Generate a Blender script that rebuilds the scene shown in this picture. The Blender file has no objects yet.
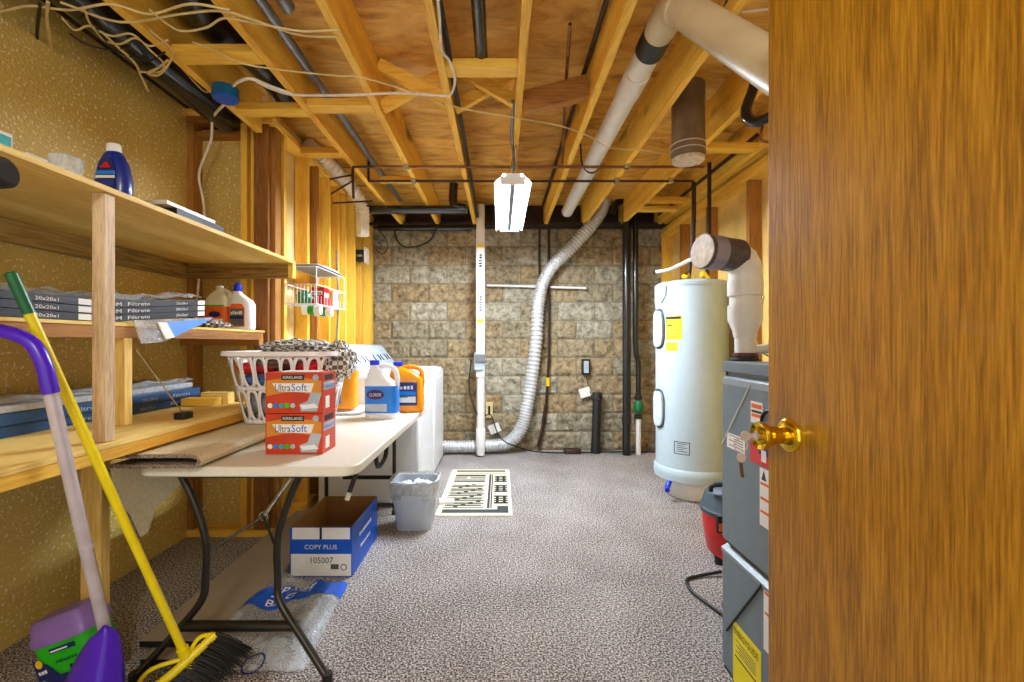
import bpy, bmesh, math, random
from mathutils import Vector, Matrix, Quaternion, noise
R = math.radians
random.seed(7)
C = bpy.context.scene.collection
H = 1.175                     # eye height
F = 455.0                     # focal length in pixels of the 1024 px frame

def at(px, py, d):            # photo measurement + measured distance -> place in the room
    s = F / d
    return Vector(((px - 500) / s, d, H - (py - 343) / s))
def onz(px, py, z):           # photo measurement + known height -> place in the room
    s = (343 - py) / (z - H)
    return Vector(((px - 500) / s, F / s, z))

# ------------------------------------------------------------------ materials
def lin(c):
    return tuple((x / 12.92 if x <= .04045 else ((x + .055) / 1.055) ** 2.4) for x in c)
def hx(h):
    h = h.lstrip('#')
    return lin([int(h[i:i + 2], 16) / 255 for i in (0, 2, 4)]) + (1,)
def mat_base(name):
    m = bpy.data.materials.new(name); m.use_nodes = True
    nt = m.node_tree; b = nt.nodes['Principled BSDF']
    return m, nt, b
def N(nt, t, **kw):
    n = nt.nodes.new(t)
    for k, v in kw.items():
        if k.startswith('i_'):
            n.inputs[k[2:].replace('_', ' ')].default_value = v
        else: setattr(n, k, v)
    return n
def ramp(nt, fac, stops):
    r = nt.nodes.new('ShaderNodeValToRGB'); e = r.color_ramp.elements
    while len(e) < len(stops): e.new(.5)
    for el, (p, c) in zip(e, stops): el.position = p; el.color = c
    nt.links.new(fac, r.inputs[0]); return r.outputs[0]
def bump(nt, b, h, strength=.3, dist=.01):
    n = N(nt, 'ShaderNodeBump'); n.inputs['Strength'].default_value = strength; n.inputs['Distance'].default_value = dist
    nt.links.new(h, n.inputs['Height']); nt.links.new(n.outputs[0], b.inputs['Normal'])
def coords(nt, scale=(1, 1, 1), rnd=0):
    tc = N(nt, 'ShaderNodeTexCoord'); mp = N(nt, 'ShaderNodeMapping'); mp.inputs['Scale'].default_value = scale
    nt.links.new(tc.outputs['Object'], mp.inputs['Vector'])
    if rnd:
        oi = N(nt, 'ShaderNodeObjectInfo'); mu = N(nt, 'ShaderNodeMath', operation='MULTIPLY'); mu.inputs[1].default_value = rnd
        nt.links.new(oi.outputs['Random'], mu.inputs[0]); ad = N(nt, 'ShaderNodeVectorMath', operation='ADD')
        nt.links.new(mp.outputs[0], ad.inputs[0]); nt.links.new(mu.outputs[0], ad.inputs[1]); return ad.outputs[0]
    return mp.outputs[0]
def plain(name, col, rough=.5, metal=0, var=.12, vs=18, bmp=0, coat=0, trans=0, alpha=1, emit=0):
    m, nt, b = mat_base(name); c = hx(col)
    v = coords(nt, rnd=9); n = N(nt, 'ShaderNodeTexNoise', i_Scale=vs, i_Detail=5.0)
    nt.links.new(v, n.inputs['Vector'])
    lo = tuple(x * (1 - var) for x in c[:3]) + (1,); hi = tuple(min(1, x * (1 + var)) for x in c[:3]) + (1,)
    nt.links.new(ramp(nt, n.outputs['Fac'], [(.3, lo), (.7, hi)]), b.inputs['Base Color'])
    b.inputs['Roughness'].default_value = rough; b.inputs['Metallic'].default_value = metal
    b.inputs['Coat Weight'].default_value = coat; b.inputs['Transmission Weight'].default_value = trans; b.inputs['Alpha'].default_value = alpha
    if bmp: bump(nt, b, n.outputs['Fac'], bmp, .004)
    if emit:
        b.inputs['Emission Color'].default_value = c; b.inputs['Emission Strength'].default_value = emit
    return m
def wood(name, c1, c2, axis='z', sc=14, rings=22, rough=.6, knots=False, coat=0, spec=.5):
    m, nt, b = mat_base(name)
    s = [1, 1, 1]; s['xyz'.index(axis)] = .07
    v = coords(nt, s, rnd=31)
    n = N(nt, 'ShaderNodeTexNoise', i_Scale=sc * .45, i_Detail=3.0, i_Roughness=.5); nt.links.new(v, n.inputs['Vector'])
    mu = N(nt, 'ShaderNodeMath', operation='MULTIPLY'); mu.inputs[1].default_value = rings * 2; nt.links.new(n.outputs['Fac'], mu.inputs[0])
    si = N(nt, 'ShaderNodeMath', operation='SINE'); nt.links.new(mu.outputs[0], si.inputs[0])
    f = N(nt, 'ShaderNodeTexNoise', i_Scale=sc * 9, i_Detail=4.0, i_Roughness=.6); nt.links.new(v, f.inputs['Vector'])
    a = N(nt, 'ShaderNodeMath', operation='MULTIPLY_ADD'); a.inputs[1].default_value = .16; nt.links.new(si.outputs[0], a.inputs[0]); nt.links.new(f.outputs['Fac'], a.inputs[2])
    col = ramp(nt, a.outputs[0], [(.28, hx(c2)), (.5, tuple((x + y) / 2 for x, y in zip(hx(c1), hx(c2)))), (.68, hx(c1))])
    if knots:
        tc = N(nt, 'ShaderNodeTexCoord'); vo = N(nt, 'ShaderNodeTexNoise', i_Scale=3.2, i_Detail=2.0)
        mp = N(nt, 'ShaderNodeMapping'); ss = [1, 1, 1]; ss['xyz'.index(axis)] = .45; mp.inputs['Scale'].default_value = ss
        nt.links.new(tc.outputs['Object'], mp.inputs[0]); nt.links.new(mp.outputs[0], vo.inputs['Vector'])
        k = ramp(nt, vo.outputs['Fac'], [(.66, (0, 0, 0, 1)), (.74, (1, 1, 1, 1))])
        mx = N(nt, 'ShaderNodeMixRGB'); nt.links.new(k, mx.inputs[0]); nt.links.new(col, mx.inputs[1])
        mx.inputs[2].default_value = tuple(x * .35 for x in hx(c2)[:3]) + (1,); col = mx.outputs[0]
    nt.links.new(col, b.inputs['Base Color']); b.inputs['Roughness'].default_value = rough; b.inputs['Coat Weight'].default_value = coat
    b.inputs['Specular IOR Level'].default_value = spec
    bump(nt, b, f.outputs['Fac'], .12, .003)
    return m

M = {}
for ax in 'xyz':
    M['pine_' + ax] = wood('pine framing grain ' + ax, '#F8CA50', '#DC9E2C', ax, 14, 7, .55, knots=True)
    M['brown_' + ax] = wood('brown framing grain ' + ax, '#B07830', '#7E4C18', ax, 14, 7, .65, knots=True)
    M['shelf_' + ax] = wood('shelf board grain ' + ax, '#FADC84', '#DDB458', ax, 12, 6, .6, knots=True)
def ply():
    m, nt, b = mat_base('plywood subfloor'); v = coords(nt, (.35, 1, 1))
    n = N(nt, 'ShaderNodeTexNoise', i_Scale=7.0, i_Detail=9.0, i_Roughness=.68, i_Distortion=1.2); nt.links.new(v, n.inputs['Vector'])
    col = ramp(nt, n.outputs['Fac'], [(.30, hx('#84521A')), (.42, hx('#CB9434')), (.62, hx('#EDBE5C'))])
    v2 = coords(nt, (.8, 6, 1)); k = N(nt, 'ShaderNodeTexNoise', i_Scale=2.2, i_Detail=3.0); nt.links.new(v2, k.inputs['Vector'])
    kk = ramp(nt, k.outputs['Fac'], [(.70, (0, 0, 0, 1)), (.73, (1, 1, 1, 1))]); mx = N(nt, 'ShaderNodeMixRGB'); nt.links.new(kk, mx.inputs[0]); nt.links.new(col, mx.inputs[1]); mx.inputs[2].default_value = hx('#5A3512')
    nt.links.new(mx.outputs[0], b.inputs['Base Color']); b.inputs['Roughness'].default_value = .6; bump(nt, b, n.outputs['Fac'], .2, .004); return m
M['plywood'] = ply()
M['mould'] = wood('stained ledger board', '#B99A58', '#6E5526', 'y', 10, 8, .8, knots=True)
M['mould_x'] = wood('stained ledger board x', '#B08A44', '#6A4B1C', 'x', 10, 8, .8, knots=True)
M['post'] = wood('pale post', '#E3C9A0', '#B18D66', 'z', 22, 8, .6)
def oak():
    m, nt, b = mat_base('varnished oak door'); v = coords(nt, (1, 1, .075)); v2 = coords(nt, (1, 1, .045))
    big = N(nt, 'ShaderNodeTexNoise', i_Scale=6.0, i_Detail=2.0); nt.links.new(v, big.inputs['Vector'])
    mu = N(nt, 'ShaderNodeMath', operation='MULTIPLY'); mu.inputs[1].default_value = 60; nt.links.new(big.outputs['Fac'], mu.inputs[0]); si = N(nt, 'ShaderNodeMath', operation='SINE'); nt.links.new(mu.outputs[0], si.inputs[0])
    fine = N(nt, 'ShaderNodeTexNoise', i_Scale=260.0, i_Detail=4.0, i_Roughness=.6); nt.links.new(v2, fine.inputs['Vector'])
    med = N(nt, 'ShaderNodeTexNoise', i_Scale=40.0, i_Detail=3.0); nt.links.new(v, med.inputs['Vector'])
    a = N(nt, 'ShaderNodeMath', operation='MULTIPLY_ADD'); a.inputs[1].default_value = .05; nt.links.new(si.outputs[0], a.inputs[0]); nt.links.new(fine.outputs['Fac'], a.inputs[2])
    a2 = N(nt, 'ShaderNodeMath', operation='MULTIPLY_ADD'); a2.inputs[1].default_value = .25; nt.links.new(med.outputs['Fac'], a2.inputs[0]); nt.links.new(a.outputs[0], a2.inputs[2])
    nt.links.new(ramp(nt, a2.outputs[0], [(.44, hx('#86590A')), (.70, hx('#B4801A')), (1.0, hx('#D29F34'))]), b.inputs['Base Color'])
    b.inputs['Roughness'].default_value = .38; b.inputs['Coat Weight'].default_value = .2; bump(nt, b, fine.outputs['Fac'], .12, .002); return m
M['oak'] = oak()
M['dark_beam'] = plain('dark rim board', '#2C1B10', .8, var=.4)
def gold():
    m, nt, b = mat_base('splattered gold wall'); v = coords(nt)
    n = N(nt, 'ShaderNodeTexNoise', i_Scale=70.0, i_Detail=3.0, i_Roughness=.6); nt.links.new(v, n.inputs['Vector'])
    big = N(nt, 'ShaderNodeTexNoise', i_Scale=2.0, i_Detail=3.0); nt.links.new(v, big.inputs['Vector'])
    base = ramp(nt, big.outputs['Fac'], [(.3, hx('#C6A850')), (.7, hx('#DBBE68'))])
    k = ramp(nt, n.outputs['Fac'], [(.585, (0, 0, 0, 1)), (.64, (1, 1, 1, 1))])
    mx = N(nt, 'ShaderNodeMixRGB'); nt.links.new(k, mx.inputs[0]); nt.links.new(base, mx.inputs[1]); mx.inputs[2].default_value = hx('#FAF2D2')
    nt.links.new(mx.outputs[0], b.inputs['Base Color']); b.inputs['Roughness'].default_value = .36
    bump(nt, b, n.outputs['Fac'], .8, .008); return m
M['gold'] = gold()
M['gold_plain'] = plain('tan sheathing board', '#E2BC66', .7, var=.15, vs=6)
M['cream_panel'] = plain('cream sheathing board', '#EAD79A', .7, var=.1, vs=5)
def carpet(name, stops, scale=150.0):
    m, nt, b = mat_base(name); v = coords(nt)
    n = N(nt, 'ShaderNodeTexNoise', i_Scale=scale, i_Detail=3.0, i_Roughness=.75); nt.links.new(v, n.inputs['Vector'])
    g = N(nt, 'ShaderNodeTexNoise', i_Scale=3.0, i_Detail=3.0); nt.links.new(v, g.inputs['Vector'])
    a = N(nt, 'ShaderNodeMath', operation='MULTIPLY_ADD'); a.inputs[1].default_value = .08; nt.links.new(g.outputs['Fac'], a.inputs[0]); nt.links.new(n.outputs['Fac'], a.inputs[2])
    nt.links.new(ramp(nt, a.outputs[0], stops), b.inputs['Base Color']); b.inputs['Roughness'].default_value = 1
    b.inputs['Specular IOR Level'].default_value = .1
    bump(nt, b, n.outputs['Fac'], .9, .012); return m
M['carpet'] = carpet('speckled taupe carpet', [(.43, hx('#3A312D')), (.535, hx('#91857E')), (.64, hx('#F0EAE4'))], 125.0)
M['remnant'] = carpet('carpet remnant pile', [(.40, hx('#5A4438')), (.54, hx('#A08D7C')), (.66, hx('#D0C0B0'))], 190.0)
M['backing'] = plain('woven carpet backing', '#DCD2AE', .9, var=.12, vs=120, bmp=.4)
def blocks():
    m, nt, b = mat_base('split face concrete block')
    tc = N(nt, 'ShaderNodeTexCoord'); sp = N(nt, 'ShaderNodeSeparateXYZ'); nt.links.new(tc.outputs['Object'], sp.inputs[0])
    ad = N(nt, 'ShaderNodeMath', operation='ADD'); ad.inputs[1].default_value = 2.614; nt.links.new(sp.outputs['X'], ad.inputs[0])
    cb = N(nt, 'ShaderNodeCombineXYZ'); nt.links.new(ad.outputs[0], cb.inputs[0]); nt.links.new(sp.outputs['Z'], cb.inputs[1])
    br = N(nt, 'ShaderNodeTexBrick'); br.offset = .5; br.offset_frequency = 2; br.squash = 1
    for k, v in (('Scale', 1), ('Mortar Size', .005), ('Mortar Smooth', .3), ('Brick Width', .406), ('Row Height', .203), ('Bias', 0)): br.inputs[k].default_value = v
    br.inputs['Color1'].default_value = (0, 0, 0, 1); br.inputs['Color2'].default_value = (1, 1, 1, 1); br.inputs['Mortar'].default_value = (.5, .5, .5, 1)
    nt.links.new(cb.outputs[0], br.inputs['Vector'])
    tone = ramp(nt, br.outputs['Color'], [(.0, hx('#B39E78')), (.35, hx('#BCAB88')), (.62, hx('#ADA68F')), (.9, hx('#C2BFAD'))])
    n = N(nt, 'ShaderNodeTexNoise', i_Scale=15.0, i_Detail=9.0, i_Roughness=.78); nt.links.new(tc.outputs['Object'], n.inputs['Vector'])
    sh = ramp(nt, n.outputs['Fac'], [(.36, hx('#5E5344')), (.5, hx('#CFC6B8')), (.64, hx('#FFF8EC'))])
    mx = N(nt, 'ShaderNodeMixRGB', blend_type='MULTIPLY'); mx.inputs[0].default_value = .9; nt.links.new(tone, mx.inputs[1]); nt.links.new(sh, mx.inputs[2])
    mo = N(nt, 'ShaderNodeMixRGB'); nt.links.new(br.outputs['Fac'], mo.inputs[0]); nt.links.new(mx.outputs[0], mo.inputs[1]); mo.inputs[2].default_value = hx('#7C7260')
    nt.links.new(mo.outputs[0], b.inputs['Base Color']); b.inputs['Roughness'].default_value = .9
    bump(nt, b, n.outputs['Fac'], .6, .012); return m
M['block'] = blocks()
M['pvc'] = plain('white pvc', '#E4E2DC', .35, var=.05)
M['pvc_old'] = plain('aged ivory pvc', '#CFC3A0', .4, var=.12, vs=5)
M['abs'] = plain('black abs plastic', '#15181B', .25, var=.3, coat=.3)
M['black_film'] = plain('black plastic film', '#0E0E10', .3, var=.5, bmp=.8, vs=9)
M['black'] = plain('black rubber', '#161616', .5)
M['brown_steel'] = plain('dark brown iron', '#3A241A', .5, metal=.3, var=.3)
M['copper'] = plain('weathered copper', '#80502E', .38, metal=.8, var=.3)
M['conduit'] = plain('grey steel conduit', '#7C8086', .35, metal=.6, var=.2)
M['duct_dark'] = plain('dark galvanised duct', '#7C6C54', .5, metal=.2, var=.35, vs=8)
M['silver'] = plain('foil duct', '#DADCDE', .42, metal=.45, var=.1)
M['flex_white'] = plain('white flexible duct', '#E6DEC8', .5, var=.06)
M['white'] = plain('white enamel', '#EEF0F2', .3, var=.03)
M['white_paper'] = plain('white paper', '#F0EEE8', .7, var=.03)
M['table'] = plain('ivory table plastic', '#E6E2D2', .4, var=.04, vs=60)
M['washer_grey'] = plain('pale grey console', '#AEB9C4', .35)
M['tank'] = plain('pale blue white tank', '#B6C8CE', .35, var=.03)
M['tank_trim'] = plain('tank cover plate', '#CBD8DC', .35)
M['gasket'] = plain('blue grey gasket', '#3A4A54', .5)
M['leg'] = plain('dark bronze steel', '#37332C', .3, metal=.5)
M['steel'] = plain('bright steel', '#C8C8C8', .25, metal=.9)
M['brass'] = plain('polished brass', '#F2CE3A', .1, metal=1, var=.05)
M['key'] = plain('nickel key', '#C9BDB6', .3, metal=.5)
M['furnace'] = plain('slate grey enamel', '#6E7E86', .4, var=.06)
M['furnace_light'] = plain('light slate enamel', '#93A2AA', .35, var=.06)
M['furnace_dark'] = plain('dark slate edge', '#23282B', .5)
M['yellow'] = plain('yellow label', '#F5E414', .5, var=.03)
M['amber'] = plain('amber label', '#F2C21A', .5, var=.03)
M['ink'] = plain('black ink', '#111111', .5)
M['ink_soft'] = plain('grey ink', '#55565A', .6)
M['red'] = plain('red plastic', '#D01A1C', .35, var=.1)
M['orange'] = plain('orange print', '#E8641C', .45, var=.08)
M['redorange'] = plain('red orange print', '#C2360E', .45, var=.12)
M['gold_print'] = plain('gold print', '#CE8626', .45, var=.15, vs=8)
M['blue'] = plain('blue print', '#1156C8', .45, var=.05)
M['blue_label'] = plain('cyan blue label', '#1A7AD8', .4, var=.05)
M['navy'] = plain('navy print', '#1B2466', .4)
M['bluecap'] = plain('royal blue cap', '#1B36D8', .3)
M['bottle_blue'] = plain('deep blue bottle', '#122F8C', .3, coat=.3)
M['bottle_white'] = plain('white bottle', '#EFF0F0', .3, var=.03)
M['jug_cream'] = plain('milky jug', '#E9E3CC', .35, var=.05)
M['detergent'] = plain('orange yellow jug', '#F59A08', .32, var=.08)
M['green'] = plain('green plastic', '#1E9A3A', .35)
M['green_dk'] = plain('dark green plastic', '#0D6B3C', .35)
M['green_lime'] = plain('lime green print', '#28B818', .4, var=.15)
M['lavender'] = plain('lavender lid', '#8C6CB4', .4)
M['purple'] = plain('purple plastic', '#4A18C0', .28, var=.08)
M['broom_yellow'] = plain('yellow plastic', '#F2DC10', .3, var=.05)
M['tube_grey'] = plain('pale steel tube', '#C8BFC6', .3, metal=.2)
M['bristle'] = plain('black bristle', '#141414', .6)
M['teal'] = plain('teal print', '#18A6A8', .5)
M['junction'] = plain('blue junction box', '#1574D8', .4)
M['box_teal'] = plain('teal blue box side', '#0E5C86', .4, var=.2)
M['cable'] = plain('cream cable', '#D9C48A', .5)
M['cable_white'] = plain('white cable', '#E8E4D8', .45)
M['cardboard'] = plain('brown cardboard', '#9A6C34', .8, var=.1)
M['flat_board'] = plain('taupe fibreboard', '#A79A86', .75, var=.12, vs=3)
M['filter_dark'] = plain('charcoal carton', '#1C1C20', .5)
M['filter_blue'] = plain('navy carton', '#1A4672', .5, var=.15)
M['filter_media'] = plain('grey filter media', '#A9ABAC', .8, var=.2, vs=60)
M['brownish'] = plain('brown cloth', '#6E5040', .9, var=.3, vs=12, bmp=.5)
M['redcloth'] = plain('red cloth', '#C2202A', .9, var=.25, vs=12, bmp=.5)
M['bluecloth'] = plain('blue denim', '#4F7BAE', .9, var=.25, vs=30, bmp=.5)
M['greycloth'] = plain('grey cloth', '#8B9096', .9, var=.25, vs=20, bmp=.5)
M['foam'] = plain('charcoal foam', '#2A2626', .9)
M['tape'] = plain('grey violet duct tape', '#8E8698', .4, metal=.2, bmp=.3)
M['tape_dark'] = plain('dark mesh tape', '#4A4048', .45, var=.4, vs=60)
M['foilcap'] = plain('speckled foil cap', '#CBBBA6', .5, var=.25, vs=40, bmp=.4)
M['maroon'] = plain('purple primer stain', '#6A1C2A', .5)
M['mat_cream'] = plain('cream mat', '#E6DDBE', .9, var=.08, vs=60)
M['mat_dark'] = plain('charcoal mat print', '#3B3E3C', .95, var=.2, vs=90)
def check():
    m, nt, b = mat_base('black and white weave'); v = coords(nt)
    c = N(nt, 'ShaderNodeTexChecker', i_Scale=48.0); c.inputs['Color1'].default_value = hx('#5E5A56'); c.inputs['Color2'].default_value = hx('#DDD8CE')
    nt.links.new(v, c.inputs['Vector']); nt.links.new(c.outputs[0], b.inputs['Base Color']); b.inputs['Roughness'].default_value = .9; return m
M['weave'] = check()
def film(name, col, alpha):
    m, nt, b = mat_base(name); v = coords(nt)
    n = N(nt, 'ShaderNodeTexNoise', i_Scale=13.0, i_Detail=6.0, i_Roughness=.65, i_Distortion=1.5); nt.links.new(v, n.inputs['Vector'])
    b.inputs['Base Color'].default_value = hx(col); b.inputs['Roughness'].default_value = .15
    nt.links.new(ramp(nt, n.outputs['Fac'], [(.35, (alpha * .6,) * 3 + (1,)), (.65, (min(1, alpha * 1.5),) * 3 + (1,))]), b.inputs['Alpha'])
    bump(nt, b, n.outputs['Fac'], .9, .02); return m
M['film'] = film('crinkled clear film', '#EAF2F6', .26)
M['bag'] = film('frosted bin bag', '#E4EAEE', .6)
M['glow'] = plain('fluorescent tube', '#E4F0FF', .4, var=0, emit=390)
M['bin'] = plain('grey white bin plastic', '#C3CDD6', .4, var=.04)

# ------------------------------------------------------------------ mesh builder
def basis(d, up=Vector((0, 0, 1))):
    d = Vector(d).normalized()
    if abs(d.dot(up)) > .95: up = Vector((0, 1, 0))
    a = d.cross(up).normalized(); b = a.cross(d).normalized()
    return a, b, d
def catmull(P, k):
    P = [Vector(p) for p in P]; Q = [P[0] * 2 - P[1]] + P + [P[-1] * 2 - P[-2]]; out = []
    for i in range(1, len(Q) - 2):
        for j in range(k):
            t = j / k; p0, p1, p2, p3 = Q[i - 1:i + 3]
            out.append(.5 * ((2 * p1) + (p2 - p0) * t + (2 * p0 - 5 * p1 + 4 * p2 - p3) * t * t + (3 * p1 - p0 - 3 * p2 + p3) * t ** 3))
    out.append(P[-1]); return out
WL = {}
class MB:
    def __init__(s): s.v = []; s.f = []; s.m = []; s.mats = []
    def mi(s, mat):
        mat = M[mat] if isinstance(mat, str) else mat
        if mat not in s.mats: s.mats.append(mat)
        return s.mats.index(mat)
    def add(s, vs, fs, mat):
        o = len(s.v); s.v += [Vector(v) for v in vs]; k = s.mi(mat)
        for f in fs: s.f.append([o + i for i in f]); s.m.append(k)
        return s
    def hexa(s, p, mat):
        return s.add(p, [(0, 1, 2, 3), (7, 6, 5, 4), (0, 4, 5, 1), (1, 5, 6, 2), (2, 6, 7, 3), (3, 7, 4, 0)], mat)
    def box(s, x0, x1, y0, y1, z0, z1, mat):
        return s.hexa([(x0, y0, z0), (x1, y0, z0), (x1, y1, z0), (x0, y1, z0), (x0, y0, z1), (x1, y0, z1), (x1, y1, z1), (x0, y1, z1)], mat)
    def beam(s, p0, p1, w, h, mat, up=(0, 0, 1)):
        p0 = Vector(p0); p1 = Vector(p1); a, b, d = basis(p1 - p0, Vector(up)); a = a * w / 2; b = b * h / 2
        return s.hexa([p0 - a - b, p0 + a - b, p0 + a + b, p0 - a + b, p1 - a - b, p1 + a - b, p1 + a + b, p1 - a + b], mat)
    def prism(s, poly, ext, mat):
        n = len(poly); P = [Vector(p) for p in poly]; Q = [p + Vector(ext) for p in P]
        return s.add(P + Q, [list(range(n)), list(range(2 * n - 1, n - 1, -1))] + [(i, (i + 1) % n, n + (i + 1) % n, n + i) for i in range(n)], mat)
    def tube(s, pts, r, mat, n=10, k=6, smooth=True, rib=0, pitch=.02, cap=True):
        pts = [Vector(p) for p in pts]; rr = r if isinstance(r, (list, tuple)) else None
        if rib:
            L = sum((b - a).length for a, b in zip(pts, pts[1:])); k = max(2, int(L / pitch * 4 / (len(pts) - 1)))
        path = catmull(pts, k) if smooth and (len(pts) > 2 or rib) else pts
        m = len(path); up = None; vs = []
        for i, p in enumerate(path):
            d = (path[min(i + 1, m - 1)] - path[max(i - 1, 0)])
            d = d.normalized() if d.length > 1e-9 else Vector((0, 0, 1))
            if up is None: a, b, _ = basis(d)
            else:
                a = (up - d * up.dot(d))
                a = a.normalized() if a.length > 1e-6 else basis(d)[0]
                b = a.cross(d)
            up = a
            if rr:
                t = i / (m - 1) * (len(rr) - 1); j = min(int(t), len(rr) - 2); rad = rr[j] + (rr[j + 1] - rr[j]) * (t - j)
            else: rad = r
            if rib: rad *= 1 + rib * (1 if i % 4 in (0, 1) else -1)
            vs += [p + a * rad * math.cos(2 * math.pi * q / n) + b * rad * math.sin(2 * math.pi * q / n) for q in range(n)]
        fs = [(i * n + q, i * n + (q + 1) % n, (i + 1) * n + (q + 1) % n, (i + 1) * n + q) for i in range(m - 1) for q in range(n)]
        if cap: fs += [list(range(n))[::-1], list(range((m - 1) * n, m * n))]
        return s.add(vs, fs, mat)
    def lathe(s, prof, o, mat, axis=(0, 0, 1), n=32, cap=True):
        o = Vector(o); a, b, d = basis(axis) if abs(Vector(axis).normalized().z) < .99 else (Vector((1, 0, 0)), Vector((0, 1, 0)), Vector(axis).normalized())
        vs = [o + d * z + a * r * math.cos(2 * math.pi * q / n) + b * r * math.sin(2 * math.pi * q / n) for r, z in prof for q in range(n)]
        m = len(prof); fs = [(i * n + q, i * n + (q + 1) % n, (i + 1) * n + (q + 1) % n, (i + 1) * n + q) for i in range(m - 1) for q in range(n)]
        if cap: fs += [list(range(n))[::-1], list(range((m - 1) * n, m * n))]
        return s.add(vs, fs, mat)
    def loft(s, prof, o, mat, e=4, n=32, rot=0, cap=True):       # rows (z, rx, ry[, dx])
        o = Vector(o); vs = []; cr, sr = math.cos(rot), math.sin(rot)
        for row in prof:
            z, rx, ry = row[:3]; dx = row[3] if len(row) > 3 else 0
            for q in range(n):
                t = 2 * math.pi * q / n; c, w = math.cos(t), math.sin(t)
                x = dx + rx * math.copysign(abs(c) ** (2 / e), c); y = ry * math.copysign(abs(w) ** (2 / e), w)
                vs.append(o + Vector((x * cr - y * sr, x * sr + y * cr, z)))
        m = len(prof); fs = [(i * n + q, i * n + (q + 1) % n, (i + 1) * n + (q + 1) % n, (i + 1) * n + q) for i in range(m - 1) for q in range(n)]
        if cap: fs += [list(range(n))[::-1], list(range((m - 1) * n, m * n))]
        return s.add(vs, fs, mat)
    def quad(s, o, u, v, mat, t=.0006):                            # thin decal sheet with a little thickness
        o, u, v = Vector(o), Vector(u), Vector(v); nn = u.cross(v).normalized() * t
        return s.prism([o, o + u, o + u + v, o + v], nn, mat)
    def ell(s, c, u, v, mat, t=.0006, n=24):
        c, u, v = Vector(c), Vector(u), Vector(v); nn = u.cross(v).normalized() * t
        return s.prism([c + u * math.cos(2 * math.pi * i / n) + v * math.sin(2 * math.pi * i / n) for i in range(n)], nn, mat)
    def text(s, body, o, right, up, w, h, mat, t=.0012):            # w wide, h tall lettering starting at o
        cu = bpy.data.curves.new('t', 'FONT'); cu.body = body; cu.size = 1; cu.resolution_u = 2; ob = bpy.data.objects.new('t', cu)
        me = bpy.data.meshes.new_from_object(ob)
        xs = [v.co.x for v in me.vertices]; ys = [v.co.y for v in me.vertices]
        x0, x1, y0, y1 = min(xs), max(xs), min(ys), max(ys); right = Vector(right).normalized(); up = Vector(up).normalized(); nn = right.cross(up) * t
        s.add([Vector(o) + right * (v.co.x - x0) / (x1 - x0) * w + up * (v.co.y - y0) / (y1 - y0) * h + nn for v in me.vertices], [list(p.vertices) for p in me.polygons], mat)
        bpy.data.objects.remove(ob); bpy.data.meshes.remove(me); bpy.data.curves.remove(cu); return s
    def dash(s, o, right, up, w, h, mat, n=5, t=.0012):            # a row of marks for print too small to read
        o, right, up = Vector(o), Vector(right).normalized(), Vector(up).normalized(); nn = right.cross(up) * t; rg = random.Random(int(w * 1e5) + n)
        for i in range(n):
            a = w * (i + .08) / n; bb = w * (i + rg.uniform(.55, .9)) / n; k = rg.uniform(.65, 1)
            s.quad(o + right * a, right * (bb - a), up * h * k, mat, t)
        return s
    def blob(s, c, r, mat, amp=.25, fr=6, seed=0, n=40, m=24, zmin=None, sq=1):
        c = Vector(c); vs = []
        for i in range(m + 1):
            ph = math.pi * i / m
            for q in range(n):
                t = 2 * math.pi * q / n; d = Vector((math.sin(ph) * math.cos(t), math.sin(ph) * math.sin(t), math.cos(ph)))
                k = 1 + amp * noise.noise(d * fr * .5 + Vector((seed, seed * 2, 0))) + amp * .5 * abs(noise.noise(d * fr + Vector((seed, 3, seed))))
                if sq != 1: d = Vector((math.sin(ph) ** .45 * math.copysign(abs(math.cos(t)) ** sq, math.cos(t)), math.sin(ph) ** .45 * math.copysign(abs(math.sin(t)) ** sq, math.sin(t)), d.z))
                p = c + Vector((d.x * r[0], d.y * r[1], d.z * r[2])) * k
                if zmin is not None: p.z = max(p.z, zmin)
                vs.append(p)
        return s.add(vs, [(i * n + q, i * n + (q + 1) % n, (i + 1) * n + (q + 1) % n, (i + 1) * n + q) for i in range(m) for q in range(n)], mat)
    def build(s, name, parent=None, bevel=0, flat=False, origin=None, solid=0, recalc=True):
        lo = Vector([min(v[i] for v in s.v) for i in range(3)]); hi = Vector([max(v[i] for v in s.v) for i in range(3)])
        if origin is None: origin = Vector(((lo.x + hi.x) / 2, (lo.y + hi.y) / 2, lo.z))
        origin = Vector(origin)
        me = bpy.data.meshes.new(name); me.from_pydata([v - origin for v in s.v], [], s.f)
        for mt in s.mats: me.materials.append(mt)
        me.polygons.foreach_set('material_index', s.m)
        if recalc:
            bm = bmesh.new(); bm.from_mesh(me); bmesh.ops.recalc_face_normals(bm, faces=bm.faces); bm.to_mesh(me); bm.free()
        if not flat:
            me.polygons.foreach_set('use_smooth', [True] * len(me.polygons)); me.set_sharp_from_angle(angle=R(38))
        me.update(); o = bpy.data.objects.new(name, me); C.objects.link(o)
        if bevel:
            b = o.modifiers.new('b', 'BEVEL'); b.width = bevel; b.segments = 2; b.limit_method = 'ANGLE'; b.angle_limit = R(40)
        if solid:
            b = o.modifiers.new('s', 'SOLIDIFY'); b.thickness = solid; b.offset = 0
        if parent is not None:
            o.parent = parent; o.location = origin - WL[parent.name]
        else: o.location = origin
        WL[o.name] = origin
        return o
def thing(name, label, cat, loc, group=None):
    o = bpy.data.objects.new(name, None); o.empty_display_size = .05; C.objects.link(o); o.location = loc; WL[o.name] = Vector(loc)
    return tag(o, label, cat, group)
def tag(o, label, cat, group=None, kind=None):
    o['label'] = label; o['category'] = cat
    if group: o['group'] = group
    if kind: o['kind'] = kind
    return o
def struct(o): o['kind'] = 'structure'; return o
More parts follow.
